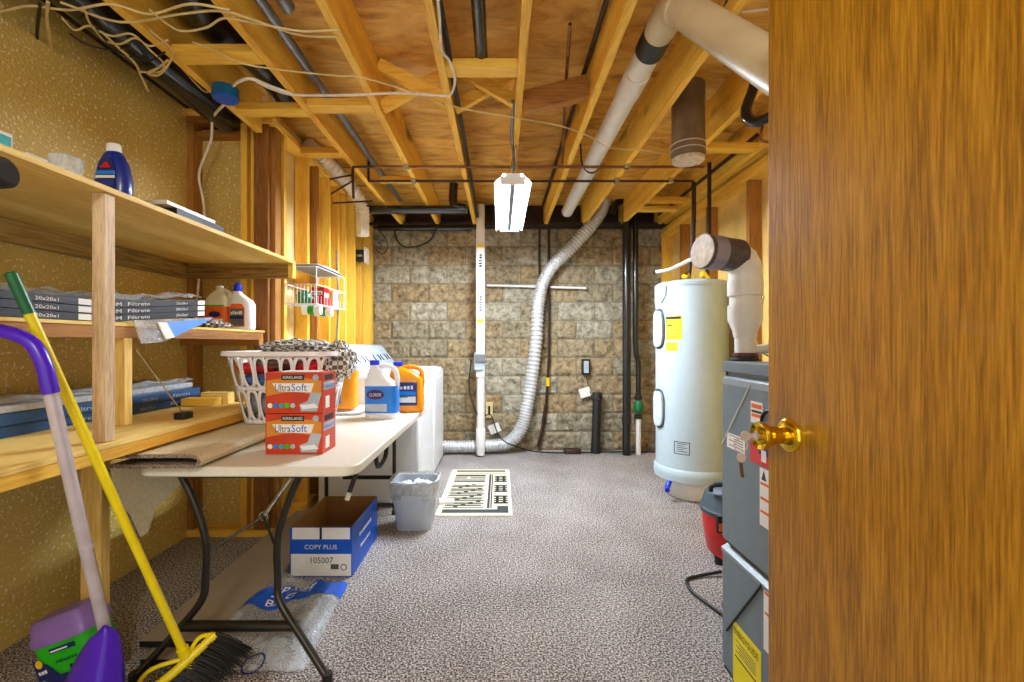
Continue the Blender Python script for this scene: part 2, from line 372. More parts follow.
def dup(root, delta, label=None):
    r = root.copy(); C.objects.link(r); r.location = root.location + Vector(delta); WL[r.name] = WL[root.name] + Vector(delta)
    if label: r['label'] = label
    for ch in list(root.children):
        c = ch.copy(); C.objects.link(c); c.parent = r; WL[c.name] = WL[ch.name] + Vector(delta)
        for g in list(ch.children):
            e = g.copy(); C.objects.link(e); e.parent = c
    return r
#SECTIONS
# ------------------------------------------------------------------ room shell
XL, XR, D = -1.9, 1.85, 5.0
ZJ = 2.44                                                     # underside of the joists
b = MB(); b.box(XL - .1, XR + .1, -1.0, D + .1, -.08, 0, 'carpet'); struct(b.build('floor'))
b = MB(); b.box(XL - .1, XR + .1, -1.0, D + .1, 2.68, 2.72, 'plywood'); struct(b.build('ceiling'))
b = MB(); b.box(XL - .1, XL, -1.0, 2.9, 0, 2.70, 'gold'); struct(b.build('wall_left', origin=(XL, 1, 0)))
b = MB(); b.box(XL, -1.47, 2.85, 2.87, 0, 2.55, 'gold'); struct(b.build('wall_left_return', origin=(-1.7, 2.85, 0)))
b = MB(); b.box(-1.49, -1.47, 2.87, D, 0, 2.68, 'cream_panel'); struct(b.build('wall_left_rear', origin=(-1.47, 4, 0)))
b = MB(); b.box(XR, XR + .02, -1.0, D, 0, 2.68, 'gold_plain'); struct(b.build('wall_right', origin=(1.85, 3, 0)))
# back wall: split-face blocks with real relief
b = MB(); x0, x1, st = -1.5, 2.0, .0127
nx = int((x1 - x0) / st); nz = 192; vs = []
for j in range(nz + 1):
    z = ZJ * j / nz
    for i in range(nx + 1):
        x = x0 + (x1 - x0) * i / nx
        row = math.floor(z / .203); off = .203 if row % 2 == 0 else 0
        u = (x + 2.614 + off) / .406; k = math.floor(u); u = (u - k) * .406; w = z - row * .203
        e = min(u, .406 - u, w, .203 - w); face = min(1, max(0, (e - .003) / .02))
        rnd = noise.noise(Vector((k * 7.3, row * 3.1, 0)))
        n1 = noise.noise(Vector((x * 9, z * 9, k + row * 5))) ; n2 = noise.noise(Vector((x * 34, z * 34, 2)))
        y = D - face * (.015 + .010 * rnd + .018 * n1 + .014 * n2)
        vs.append((x, y, z))
b.add(vs, [(j * (nx + 1) + i, j * (nx + 1) + i + 1, (j + 1) * (nx + 1) + i + 1, (j + 1) * (nx + 1) + i) for j in range(nz) for i in range(nx)], 'block')
w = b.build('wall_back', origin=(0, 0, 0)); struct(w)
b = MB(); b.box(-1.5, 2.0, D - .02, D + .04, ZJ, 2.68, 'dark_beam'); b.box(-1.5, 2.0, D - .16, D + .04, ZJ - .012, ZJ + .02, 'dark_beam'); struct(b.build('trim_1'))

# ------------------------------------------------------------------ joists, blocking, bridging
JX = [-1.45, -1.05, -.665, -.27, .1, .49, .9, 1.31, 1.7]
JN = ['outermost joist on the left, beside the black duct', 'second joist from the left, beside the blue junction box', 'third joist from the left, right of the thin grey conduit',
      'fourth joist from the left, with the cable bundle on it', 'middle joist that the light fixture hangs from', 'joist just left of the white overhead pipe',
      'joist just right of the white overhead pipe', 'joist right of the hanging round duct stub', 'outermost joist on the right, against the right wall']
for i, (x, nme) in enumerate(zip(JX, JN)):
    b = MB(); b.box(x - .019, x + .019, -.6, 2.74 if i == 0 else D - .03, ZJ, 2.679, 'pine_y')
    tag(b.build('ceiling_joist', bevel=.002), 'yellow pine ' + nme, 'joist', 'ceiling joists')
def block(x0, x1, y, z0, z1, dep, label, grp='joist blocking', name='joist_block'):
    b = MB(); b.box(x0, x1, y, y + dep, z0, z1, 'pine_x'); tag(b.build(name, bevel=.002), label, 'wood block', grp)
block(-.25, .08, 2.08, ZJ, ZJ + .038, .09, 'flat pine block between the cable bundle joist and the middle joist')
block(-1.03, -.685, 2.42, ZJ, ZJ + .038, .09, 'flat pine block under the grey conduit between two left joists')
block(-1.43, -1.07, 2.46, ZJ, ZJ + .038, .09, 'flat pine block behind the blue junction box')
block(-1.43, -1.07, 1.98, ZJ, ZJ + .038, .09, 'flat pine block in front of the blue junction box')
block(-1.36, -1.07, 3.1, ZJ + .03, ZJ + .07, .09, 'flat pine block beside the white flexible duct')
block(-.94, -.69, 3.55, ZJ, ZJ + .038, .06, 'short pine block behind the two iron pipes on the left')
block(1.328, 1.682, 4.05, ZJ, ZJ + .038, .09, 'nearer pine block between the last two right joists above the heater')
block(1.328, 1.682, 4.32, ZJ, ZJ + .038, .09, 'farther pine block between the last two right joists above the heater')
block(1.328, 1.682, 2.95, ZJ, ZJ + .038, .09, 'pine block right of the hanging round duct stub')
def brace(p0, p1, label, w=.038, h=.06, mt='pine_x'):
    b = MB(); b.beam(p0, p1, w, h, mt); tag(b.build('bridging_brace'), label, 'brace', 'diagonal joist bridging')
brace((-.645, 2.42, 2.655), (-.29, 2.42, 2.465), 'diagonal brace falling to the right, left of the cable bundle joist')
brace((-.645, 2.49, 2.465), (-.29, 2.49, 2.655), 'diagonal brace rising to the right, left of the cable bundle joist')
brace((-.25, 2.50, 2.465), (.08, 2.50, 2.655), 'diagonal brace rising to the right, right of the cable bundle joist')
brace((-.25, 2.43, 2.655), (.08, 2.43, 2.465), 'diagonal brace falling to the right, right of the cable bundle joist')
brace((.12, 2.42, 2.445), (.47, 2.42, 2.535), 'wide tilted board between the middle joist and the joist right of it', .06, .11, 'brown_x')

# ------------------------------------------------------------------ stud walls
def stud(x0, x1, y0, y1, z0, z1, label, mt='pine_z', grp='wall studs', name='wall_stud'):
    b = MB(); b.box(x0, x1, y0, y1, z0, z1, mt); return tag(b.build(name, bevel=.002), label, 'stud', grp)
stud(-1.9, -1.862, 2.76, 2.85, .04, 2.51, 'brown corner stud against the end of the gold wall', 'brown_z')
stud(-1.575, -1.537, 2.76, 2.85, .04, 2.51, 'yellow stud right of the bay with the hanging white cable')
stud(-1.525, -1.505, 2.78, 2.85, .04, 2.51, 'thin yellow strip stud beside the dark corner post')
stud(-1.495, -1.407, 2.76, 2.848, .04, 2.52, 'thick dark brown corner post', 'brown_z', name='corner_post')
stud(-1.405, -1.377, 2.79, 2.86, .04, 2.5, 'narrow brown stud right of the dark corner post', 'brown_z')
b = MB(); b.box(-1.9, -1.5, 2.755, 2.85, 2.51, 2.55, 'brown_x'); tag(b.build('top_plate'), 'brown top plate above the bay with the hanging white cable', 'plate', 'wall plates')
b = MB(); b.box(-1.862, -1.575, 2.79, 2.85, 2.44, 2.475, 'brown_x'); tag(b.build('header_block'), 'short brown block high in the bay with the hanging cable', 'wood block')
b = MB(); b.box(-1.9, -1.38, 2.755, 2.85, 0, .04, 'pine_x'); tag(b.build('bottom_plate'), 'pine bottom plate on the carpet under the bench', 'plate', 'wall plates')
b = MB(); b.box(-1.495, -1.372, 2.75, D - .05, 2.505, 2.545, 'pine_y'); tag(b.build('top_plate', bevel=.002), 'yellow top plate along the left rear stud wall', 'plate', 'wall plates')
b = MB(); b.box(-1.465, -1.372, 2.87, D - .05, 0, .04, 'pine_y'); tag(b.build('bottom_plate'), 'yellow bottom plate behind the laundry machines', 'plate', 'wall plates')
side = [(2.9, .038, 'nearest stud of the left rear wall, beside the thick corner post', 'pine_z'), (3.25, .038, 'second stud of the left rear wall, above the wire rack', 'pine_z'), (3.42, .038, 'dark stud behind the wire rack', 'brown_z'),
        (3.66, .038, 'stud just behind the far end of the wire rack', 'pine_z'), (3.86, .038, 'stud of the left rear wall with the grey cable beside it', 'pine_z'), (4.05, .038, 'stud halfway along the left rear wall', 'pine_z'),
        (4.3, .038, 'stud under the white duct end', 'pine_z'), (4.5, .038, 'stud that carries the small black switch box', 'pine_z'), (4.86, .08, 'double stud against the block wall on the left', 'pine_z')]
for y, dpt, l, mt in side:
    stud(-1.466, -1.375, y, y + dpt, .04, 2.505, 'yellow ' + l if mt == 'pine_z' else l, mt)
right = [(2.3, 'nearest stud of the right wall, behind the door edge'), (2.65, 'second stud of the right wall, right of the elbow pipe'), (3.215, 'dark brown stud of the right wall above the elbow pipe'),
         (3.86, 'stud of the right wall behind the thin riser pipes'), (4.42, 'stud of the right wall above the heater'), (4.93, 'last stud of the right wall against the block wall')]
for y, l in right:
    stud(1.76, 1.85, y, y + .038, .04, 2.33, l, 'brown_z' if y > 3 and y < 4.9 else 'pine_z')
b = MB(); b.box(1.75, 1.85, 1.4, D - .03, 2.33, 2.37, 'pine_y'); b.box(1.755, 1.85, 1.4, D - .03, 2.372, 2.412, 'pine_y'); tag(b.build('top_plate', bevel=.002), 'doubled yellow top plate along the right stud wall', 'plate', 'wall plates')
b = MB(); b.box(1.75, 1.85, 1.4, D - .03, 0, .04, 'pine_y'); tag(b.build('bottom_plate'), 'yellow bottom plate of the right stud wall', 'plate', 'wall plates')
b = MB(); b.box(1.745, 1.79, 1.2, D - .03, 2.44, 2.679, 'pine_y') ; tag(b.build('rim_board'), 'yellow rim board above the right wall top plate', 'board')

# ------------------------------------------------------------------ door with knob and key
a4 = R(4); dv = Vector((math.sin(a4), -math.cos(a4), 0)); nv = Vector((-math.cos(a4), -math.sin(a4), 0)); L0 = Vector((.56, .95, 0))
b = MB(); q = [L0 + Vector((0, 0, .012)), L0 + dv * .78 + Vector((0, 0, .012))]
q += [q[1] - nv * .035, q[0] - nv * .035]; b.prism(q, (0, 0, 2.02), 'oak')
door = struct(b.build('door_1', bevel=.0015)); kp = L0 + dv * .062 + Vector((0, 0, .995))
b = MB(); b.lathe([(.0335, -.001), (.0335, .002), (.031, .006), (.022, .010), (.014, .012)], kp, 'brass', nv)
b.lathe([(.015, .01), (.0165, .02), (.018, .036), (.020, .044), (.0265, .052), (.0275, .058), (.026, .063), (.018, .060), (.0095, .0665)], kp, 'brass', nv); b.lathe([(.009, .0665), (.009, .068)], kp, 'steel', nv)
kn = b.build('door_knob', door)
b = MB(); b.box(-.01, .01, -.001, .0, -.03, .03, 'brass'); b.v = [Vector((0, 0, .995)) + L0 + v.x * nv * -1 * .9 - nv * .0175 - dv * (v.y + .002) + Vector((0, 0, v.z)) for v in b.v]; b.build('latch_plate', door)
kt = kp + nv * .068
key = thing('key', 'nickel key in the brass knob with a second key hanging below', 'key', kt)
b = MB(); b.beam(kt - nv * .004, kt + nv * .012, .002, .009, 'key'); b.prism([kt + nv * (.016 + .0) + dv * .001 + Vector((0, 0, 0)) + (nv * math.cos(t) * .010 + Vector((0, 0, 1)) * math.sin(t) * .010) + nv * .006 for t in [i * math.pi / 10 for i in range(20)]], dv * .002, 'key'); b.build('key_blade', key)
rc = kt + nv * .03 + Vector((0, 0, -.018))
b = MB(); b.tube([rc + nv * math.cos(t) * .013 + Vector((0, 0, math.sin(t) * .013)) for t in [i * math.pi / 8 for i in range(17)]], .0012, 'key', n=6, k=2); b.build('key_ring', key)
b = MB(); k2 = rc + Vector((0, 0, -.024)); b.prism([k2 + nv * math.cos(t) * .009 + Vector((0, 0, math.sin(t) * .009)) for t in [i * math.pi / 10 for i in range(20)]], dv * .002, 'key')
b.beam(k2 + Vector((0, 0, -.01)), k2 + Vector((0, 0, -.038)) - nv * .003, .0085, .002, 'copper', nv); b.build('spare_key', key)

# ------------------------------------------------------------------ light fixture
fx, fy0, fy1, fz = .08, 2.80, 4.02, 2.175
lf = thing('light_fixture', 'bright two-tube white shop light hanging from the middle joist', 'light fixture', (fx, 3.46, fz))
b = MB(); pr = [(-.115, -.012), (-.06, .045), (.06, .045), (.115, -.012), (.113, -.012), (.059, .043), (-.059, .043), (-.113, -.012)]
b.prism([(fx + x, fy0, fz + z) for x, z in pr], (0, fy1 - fy0, 0), 'white'); b.prism([(fx - .05, fy0 + .01, fz + .02), (fx + .05, fy0 + .01, fz + .02), (fx + .05, fy0 + .01, fz + .043), (fx - .05, fy0 + .01, fz + .043)], (0, 1.18, 0), 'white'); b.build('reflector', lf)
for dx in (-.052, .052):
    b = MB(); b.tube([(fx + dx, fy0 + .03, fz), (fx + dx, fy1 - .03, fz)], .013, 'glow', 14, smooth=False); b.build('fluorescent_tube', lf)
for y in (fy0 + .012, fy1 - .03):
    b = MB(); b.box(fx - .078, fx + .078, y, y + .018, fz - .018, fz + .03, 'white'); b.build('lamp_holder', lf)
b = MB(); b.box(fx - .016, fx + .016, fy0 + .03, fy1 - .03, fz - .012, fz + .02, 'conduit'); b.build('ballast_cover', lf)
for y in (fy0 + .1, fy1 - .12):
    b = MB(); b.tube([(fx - .03, y, fz + .045), (fx + .02, y, ZJ - .0)], .003, 'steel', 6, smooth=False); b.tube([(fx + .03, y, fz + .045), (fx + .024, y, ZJ - .0)], .003, 'steel', 6, smooth=False); b.build('hanging_chain', lf)
b = MB(); b.tube([(fx, fy0 + .15, fz + .045), (fx + .01, fy0 + .1, fz + .15), (.072, 2.75, 2.43), (.07, 2.4, 2.45)], .009, 'conduit', 10, rib=.12, pitch=.008); b.build('armored_cable', lf)

# ------------------------------------------------------------------ overhead pipes
def pipe(name, pts, r, mt, label, cat='pipe', grp=None, **k):
    b = MB(); b.tube(pts, r, mt, **k); return tag(b.build(name), label, cat, grp)
t = thing('vent_pipe', 'ivory white plastic pipe running under the joists to an elbow near the door', 'pipe', (.68, 2.9, 2.44))
P1, P2 = Vector((.692, 1.76, 2.475)), Vector((.786, 1.33, 1.99)); rv = .058
b = MB(); b.tube([(.68, 4.6, 2.505), (.68, 2.0, 2.505)], rv, 'pvc', 24, smooth=False); b.build('straight_run', t)
b = MB(); b.tube([(.68, 2.07, 2.505), (.68, 1.95, 2.505)], rv + .007, 'black', 24, smooth=False); b.build('rubber_coupling', t)
b = MB(); b.tube([(.68, 2.42, 2.505), (.68, 2.23, 2.505)], rv + .005, 'pvc', 24, smooth=False); b.build('coupling', t)
b = MB(); b.tube([(.68, 1.97, 2.505), (.682, 1.86, 2.508), (.686, 1.79, 2.497), P1 + (P2 - P1) * .04], [.062, .067, .067, .067], 'pvc_old', 24); b.build('elbow', t)
dd = (P2 - P1).normalized(); b = MB(); b.tube([P1, P1 + (P2 - P1) * .05], .071, 'pvc_old', 24, smooth=False); b.build('elbow_collar', t)
b = MB(); b.tube([P1, P2, P2 + dd * .12], rv + .003, 'pvc_old', 24, smooth=False); b.tube([P2 + dd * .12, P2 + dd * .25, (.90, 1.12, 1.6), (.94, 1.16, 1.35), (.94, 1.2, 1.111)], rv + .002, 'pvc_old', 24); b.build('descending_run', t)
b = MB(); b.tube([(.60, 3.39, 2.66), (.615, 3.39, 2.5), (.68, 3.39, 2.441), (.745, 3.39, 2.5), (.76, 3.39, 2.66)], .006, 'black', 6); b.build('pipe_strap', t)
sx_, sy_, sr_ = 1.10, 2.66, .092
t = thing('duct_stub', 'dark round metal duct stub hanging open-ended between the joists', 'duct', (sx_, sy_, 2.24))
b = MB(); b.tube([(sx_, sy_, 2.33), (sx_, sy_, 2.678)], sr_, 'duct_dark', 32, smooth=False); b.build('duct_body', t)
b = MB(); b.tube([(sx_, sy_, 2.255), (sx_, sy_, 2.325)], sr_ + .003, 'duct_dark', 32, smooth=False); b.tube([(sx_, sy_, 2.326), (sx_, sy_, 2.333)], sr_ + .004, 'silver', 32, smooth=False); b.tube([(sx_, sy_, 2.29), (sx_, sy_, 2.296)], sr_ + .005, 'silver', 32, smooth=False); b.build('end_collar', t)
b = MB(); b.lathe([(sr_ - .004, 2.235), (sr_ + .001, 2.252)], (sx_, sy_, 0), 'foilcap'); b.build('end_cap', t)
t = thing('drain_trap', 'dark bent pipe trap beside the large ivory pipe by the door', 'pipe', (1.0, 1.95, 2.1))
b = MB(); b.tube([at(757, 78, 1.95), at(752, 92, 1.95), at(746, 112, 1.93), at(754, 122, 1.9), at(772, 116, 1.85), at(800, 100, 1.8)], .022, 'abs', 14); b.build('trap_bend', t)
b = MB(); b.tube([at(768, 118, 1.9), at(762, 128, 1.9), at(762, 140, 1.9), at(775, 142, 1.88)], .006, 'copper', 8); b.build('copper_tail', t)
pipe('drain_pipe', [(-.085, -.3, 2.5), (-.085, 2.1, 2.5)], .029, 'abs', 'short black pipe stub high between the two central joists', n=16, smooth=False)
pipe('conduit', [(-.967, -.3, 2.557), (-.967, 4.4, 2.557)], .024, 'conduit', 'long thin grey conduit along the second left joist', 'conduit', n=14, smooth=False)
pipe('conduit', [(-.80, -.3, 2.52), (-.85, 1.82, 2.52)], .03, 'conduit', 'short grey pipe end near the top edge left of centre', 'conduit', n=16, smooth=False)
t = thing('large_duct', 'large black round duct running beside the gold wall top', 'duct', (-1.64, 1.8, 2.45))
b = MB(); b.tube([(-1.66, -.5, 2.54), (-1.645, 2.74, 2.53)], .085, 'abs', 24, smooth=False); b.build('duct_body', t)
b = MB(); b.tube([(-1.655, .98, 2.54), (-1.655, 1.12, 2.54)], .088, 'duct_dark', 24, smooth=False); b.build('duct_joint', t)
b = MB(); b.box(-1.898, -1.80, -.5, 2.75, 2.592, 2.678, 'dark_beam'); tag(b.build('ledger_board'), 'dark brown board above the gold wall behind the black duct', 'board')
b = MB(); b.tube([(-1.2, .4, 2.6), (-1.26, 1.2, 2.585), (-1.22, 1.6, 2.6), (-1.27, 1.95, 2.585), (-1.22, 2.3, 2.6), (-1.25, 2.72, 2.59)], [.06, .075, .078, .07, .078, .07, .06], 'black_film', 20, 10)
tag(b.build('wrapped_duct'), 'black film-wrapped duct tucked above the blocks near the blue box', 'duct')
# iron pipes across the joists
t = thing('iron_pipe', 'front copper brown pipe crossing under all the joists', 'pipe', (0, 3.23, 2.4), 'iron pipes under the joists')
b = MB(); b.tube([(-1.04, 3.23, 2.2), (-1.045, 3.23, 2.40), (-1.02, 3.23, 2.425), (-.9, 3.23, 2.425)], .0095, 'brown_steel', 8); b.tube([(-.9, 3.23, 2.425), (1.45, 3.23, 2.425)], .0105, 'copper', 8, smooth=False); b.build('pipe_run', t)
for x in (-.665, .1, .9): b = MB(); b.box(x - .018, x + .018, 3.21, 3.25, 2.412, 2.441, 'steel'); b.build('pipe_clip', t)
t = thing('iron_pipe', 'rear dark iron pipe crossing under the joists to the heater riser', 'pipe', (0, 3.5, 2.4), 'iron pipes under the joists')
b = MB(); b.tube([(-1.01, 3.5, 2.65), (-1.01, 3.5, 2.44), (-.99, 3.5, 2.42), (-.9, 3.5, 2.42)], .0095, 'brown_steel', 8); b.tube([(-.9, 3.5, 2.42), (1.49, 3.5, 2.42)], .0095, 'brown_steel', 8, smooth=False); b.build('pipe_run', t)
for x in (-.665, .1, .9, 1.31): b = MB(); b.box(x - .018, x + .018, 3.48, 3.52, 2.407, 2.441, 'steel'); b.build('pipe_clip', t)
pipe('riser_pipe', [(1.49, 3.5, 2.41), (1.492, 3.5, 2.2), (1.485, 3.5, 2.0), (1.478, 3.52, 1.86), (1.47, 3.55, 1.66)], .017, 'brown_steel', 'wrapped brown riser pipe entering the heater top on the left', n=10, grp='heater riser pipes')
pipe('riser_pipe', [(1.61, 3.5, 2.56), (1.61, 3.5, 2.0), (1.6, 3.52, 1.66)], .015, 'brown_steel', 'dark riser pipe entering the heater top on the right', n=10, grp='heater riser pipes', smooth=False)
pipe('copper_pipe', [(.317, 2.06, 2.62), (.36, 2.5, 2.55), (.44, 3.2, 2.44)], .009, 'copper', 'thin copper pipe dropping between the central joists', n=8)
pipe('gas_pipe', [(1.64, 2.9, 2.5), (1.64, 4.7, 2.5)], .014, 'brown_steel', 'dark pipe along the top of the right wall', n=8, smooth=False)
pipe('brown_pipe', [(.45, 1.0, 2.62), (.45, 4.8, 2.62)], .013, 'brown_steel', 'thin brown pipe high along the joist left of the white pipe', n=8, smooth=False)
t = thing('waste_pipe', 'black waste pipe crossing the left joists in front of the block wall', 'pipe', (-.8, 4.13, 2.34))
b = MB(); b.tube([(-1.25, 4.13, 2.385), (-.30, 4.13, 2.385)], .038, 'abs', 18, smooth=False); b.build('horizontal_run', t)
b = MB(); b.tube([(-.36, 4.13, 2.385), (-.33, 4.13, 2.40), (-.42, 4.13, 2.44), (-.42, 4.13, 2.62)], .04, 'abs', 18); b.build('tee', t)
pipe('waste_pipe', [(-1.3, 4.86, 2.40), (-.3, 4.86, 2.40)], .03, 'abs', 'lower black pipe lying along the dark sill on the left', n=14, smooth=False)
pipe('cable', [at(394, 229, 4.8), at(397, 240, 4.8), at(405, 247, 4.8), at(418, 246, 4.8), at(430, 240, 4.8), at(437, 228, 4.8)], .009, 'black', 'black cable loop hanging over the block wall top left', 'cable', n=8)
pipe('cable', [at(377, 229, 4.8), at(384, 236, 4.8), at(388, 246, 4.8), at(383, 254, 4.8), at(376, 250, 4.8)], .005, 'black', 'thin black wire loop beside the last left stud', 'cable', n=6)
# flexible duct at the back
pts = [at(604, 199, 4.78), at(601, 211, 4.82), at(590, 227, 4.84), at(572, 247, 4.86), at(553, 266, 4.87), at(543, 283, 4.88), at(538, 305, 4.88), at(536, 340, 4.88), at(532, 375, 4.88), at(527, 405, 4.86), at(521, 428, 4.85), at(508, 442, 4.85), at(490, 445, 4.85), at(466, 446, 4.85), at(443, 446, 4.83)]
for p in pts: p.z = max(p.z, .078); p.y -= .03
pipe('dryer_duct', pts, [.064] * 2, 'silver', 'long silver corrugated duct running down the block wall to the dryer', 'duct', n=20, rib=.085, pitch=.030)
b = MB(); b.tube([(-1.41, 3.35, 2.625), (-1.36, 3.55, 2.60), (-1.29, 3.78, 2.53), (-1.22, 3.93, 2.42), (-1.2, 3.97, 2.3)], .052, 'flex_white', 20, rib=.11, pitch=.04)
tag(b.build('flexible_duct'), 'white ribbed flexible duct curling over the left stud wall', 'duct')
b = MB(); b.tube([(-1.2, 3.97, 2.36), (-1.2, 3.98, 2.11)], .057, 'flex_white', 4, rib=.035, pitch=.03); tag(b.build('square_duct'), 'cream square duct end hanging below the flexible duct', 'duct')
for i, (pa, pb) in enumerate([((330, 179, 3.6), (352, 175, 3.5)), ((331, 194, 3.7), (354, 180, 3.6)), ((333, 203, 3.75), (372, 201, 3.7))]):
    pipe('copper_pipe', [at(*pa), at(*pb)], .007, 'brown_steel', ['upper', 'middle', 'lowest'][i] + ' thin brown pipe crossing the white flexible duct', n=8, smooth=False, grp='thin pipes at the flexible duct')
# white vertical pipe
t = thing('radon_pipe', 'tall white vertical plastic pipe in front of the block wall', 'pipe', (-.2, 4.7, 0))
b = MB(); b.tube([(-.2, 4.7, .02), (-.2, 4.7, 2.6)], .042, 'pvc', 22, smooth=False); b.build('pipe_body', t)
b = MB(); b.lathe([(.049, .0), (.049, .2), (.043, .21)], (-.2, 4.7, .09), 'pvc'); b.build('pipe_coupling', t)
b = MB(); b.box(-.243, -.157, 4.65, 4.659, .83, 2.36, 'pvc'); b.box(-.235, -.165, 4.647, 4.65, 2.15, 2.19, 'amber'); b.box(-.235, -.165, 4.647, 4.65, 1.38, 1.42, 'amber')
b.dash((-.185, 4.6485, 1.95), (0, 0, 1), (-1, 0, 0), .14, .035, 'ink', 5); b.dash((-.185, 4.6485, 1.5), (0, 0, 1), (-1, 0, 0), .16, .035, 'ink_soft', 6); b.build('label_strip', t)
b = MB(); b.box(-.26, -.165, 4.62, 4.66, .90, 1.08, 'washer_grey'); b.box(-.25, -.15, 4.60, 4.62, .98, 1.06, 'conduit'); b.build('gauge_box', t, bevel=.004)
pipe('rod', [(-.14, 4.93, 1.80), (.93, 4.93, 1.77)], .012, 'white', 'thin white rod fixed level across the block wall', 'rod', n=8, smooth=False)
pipe('thin_pipe', [(.43, 4.95, 2.44), (.43, 4.95, 1.2)], .013, 'brown_steel', 'left thin brown pipe behind the silver duct', n=8, smooth=False, grp='thin brown wall pipes')
t = thing('thin_pipe', 'right thin brown pipe on the block wall with a yellow tie', 'pipe', (.53, 4.93, 0), 'thin brown wall pipes')
b = MB(); b.tube([(.53, 4.93, 2.44), (.53, 4.93, 1.0), (.5, 4.93, .5)], .015, 'brown_steel', 8, smooth=False); b.tube([(.5, 4.93, .5), (.45, 4.93, .2), (.41, 4.93, .05)], .02, 'brown_steel', 8); b.build('pipe_run', t)
b = MB(); b.lathe([(.022, 0), (.022, .09)], (.52, 4.93, .71), 'amber'); b.build('tie', t)
b = MB(); b.tube([(.36, 4.93, 1.13), (.53, 4.93, 1.12)], .008, 'brown_steel', 8, smooth=False); b.build('cross_link', t)
# black stack pipes right
t = thing('soil_stack', 'thick black vertical waste pipe at the right end of the block wall', 'pipe', (1.33, 4.78, 0))
b = MB(); b.tube([(1.33, 4.78, 0), (1.33, 4.78, 2.62)], .043, 'abs', 22, smooth=False); b.build('pipe_body', t)
b = MB(); b.lathe([(.048, 0), (.048, .07)], (1.33, 4.78, .33), 'black'); b.build('clamp', t)
b = MB(); b.tube([(1.33, 4.78, 2.6), (1.31, 4.78, 2.67), (1.22, 4.78, 2.64), (1.17, 4.78, 2.52)], .036, 'abs', 18); b.build('trap_bend', t)
t = thing('sump_pipe', 'black pipe with a green check valve and white foot beside the waste stack', 'pipe', (1.44, 4.8, 0))
b = MB(); b.tube([(1.43, 4.8, 1.15), (1.43, 4.8, 2.62)], .030, 'abs', 18, smooth=False); b.tube([(1.43, 4.8, 1.16), (1.44, 4.8, 1.05), (1.46, 4.8, .95), (1.46, 4.8, .55)], .028, 'abs', 18); b.build('upper_pipe', t)
b = MB(); b.lathe([(.035, 0), (.05, .03), (.052, .09), (.035, .13)], (1.46, 4.8, .44), 'green_dk'); b.build('check_valve', t)
for z in (.38, .58): b = MB(); b.lathe([(.042, 0), (.042, .04)], (1.46, 4.8, z), 'black'); b.build('clamp', t)
b = MB(); b.lathe([(.027, 0), (.027, .4)], (1.46, 4.8, 0), 'pvc'); b.build('white_foot', t)
# small things on the block wall
t = thing('leaning_tube', 'short black tube leaning upright against the block wall', 'tube', (1.04, 4.9, 0))
b = MB(); b.tube([(1.02, 4.86, .06), (1.05, 4.91, .60)], .048, 'abs', 20, smooth=False); b.build('tube_body', t); b = MB(); b.tube([(1.048, 4.905, .57), (1.052, 4.915, .64)], .052, 'black', 20, smooth=False); b.build('tube_cap', t)
b = MB(); b.tube([(1.018, 4.855, .0), (1.022, 4.862, .07)], .052, 'black', 20, smooth=False); b.build('tube_cap', t)
t = thing('alarm_box', 'small black wall box with a grey face on the block wall', 'alarm', (.935, 4.95, .8)); b = MB(); b.box(.89, .98, 4.93, 4.985, .83, 1.0, 'ink'); b.build('housing', t, bevel=.008)
b = MB(); b.box(.908, .962, 4.922, 4.932, .85, .98, 'washer_grey'); b.build('face', t, bevel=.004)
b = MB(); b.tube([(.93, 4.93, .84), (.96, 4.93, .7), (1.0, 4.9, .55)], .004, 'black', 6); b.build('cord', t)
b = MB(); b.box(-.155, -.08, 4.955, 4.985, .36, .53, 'cable'); b.box(-.13, -.105, 4.95, 4.955, .39, .49, 'ink'); tag(b.build('wall_outlet', bevel=.003), 'beige wall outlet low on the blocks beside the white pipe', 'outlet')
def tagcard(x, z, label, rot):
    b = MB(); c, s_ = math.cos(rot), math.sin(rot); b.prism([(x + (u * c - w * s_), 4.92, z + (u * s_ + w * c)) for u, w in ((-.06, -.05), (.06, -.05), (.06, .05), (-.06, .05))], (0, .003, 0), 'white_paper'); tag(b.build('paper_tag'), label, 'tag', 'paper tags on cords')
tagcard(-.06, .25, 'white paper tag on the black cord beside the beige outlet', .4); tagcard(.92, .64, 'white paper tag under the black wall box', .3)
pipe('extension_cable', [(-.3, 4.74, 1.0), (-.32, 4.75, .7), (-.22, 4.68, .42), (-.1, 4.9, .4), (.0, 4.7, .2), (.2, 4.68, .1), (.5, 4.8, .02), (1.2, 4.85, .015), (1.7, 4.85, .015)], .007, 'black', 'black power cord from the white pipe along the foot of the block wall', 'cord', n=8)
b = MB(); b.box(.68, .86, 4.8, 4.9, 0, .05, 'brown_steel'); tag(b.build('power_adapter', bevel=.012), 'small dark adapter lying at the foot of the block wall', 'adapter')

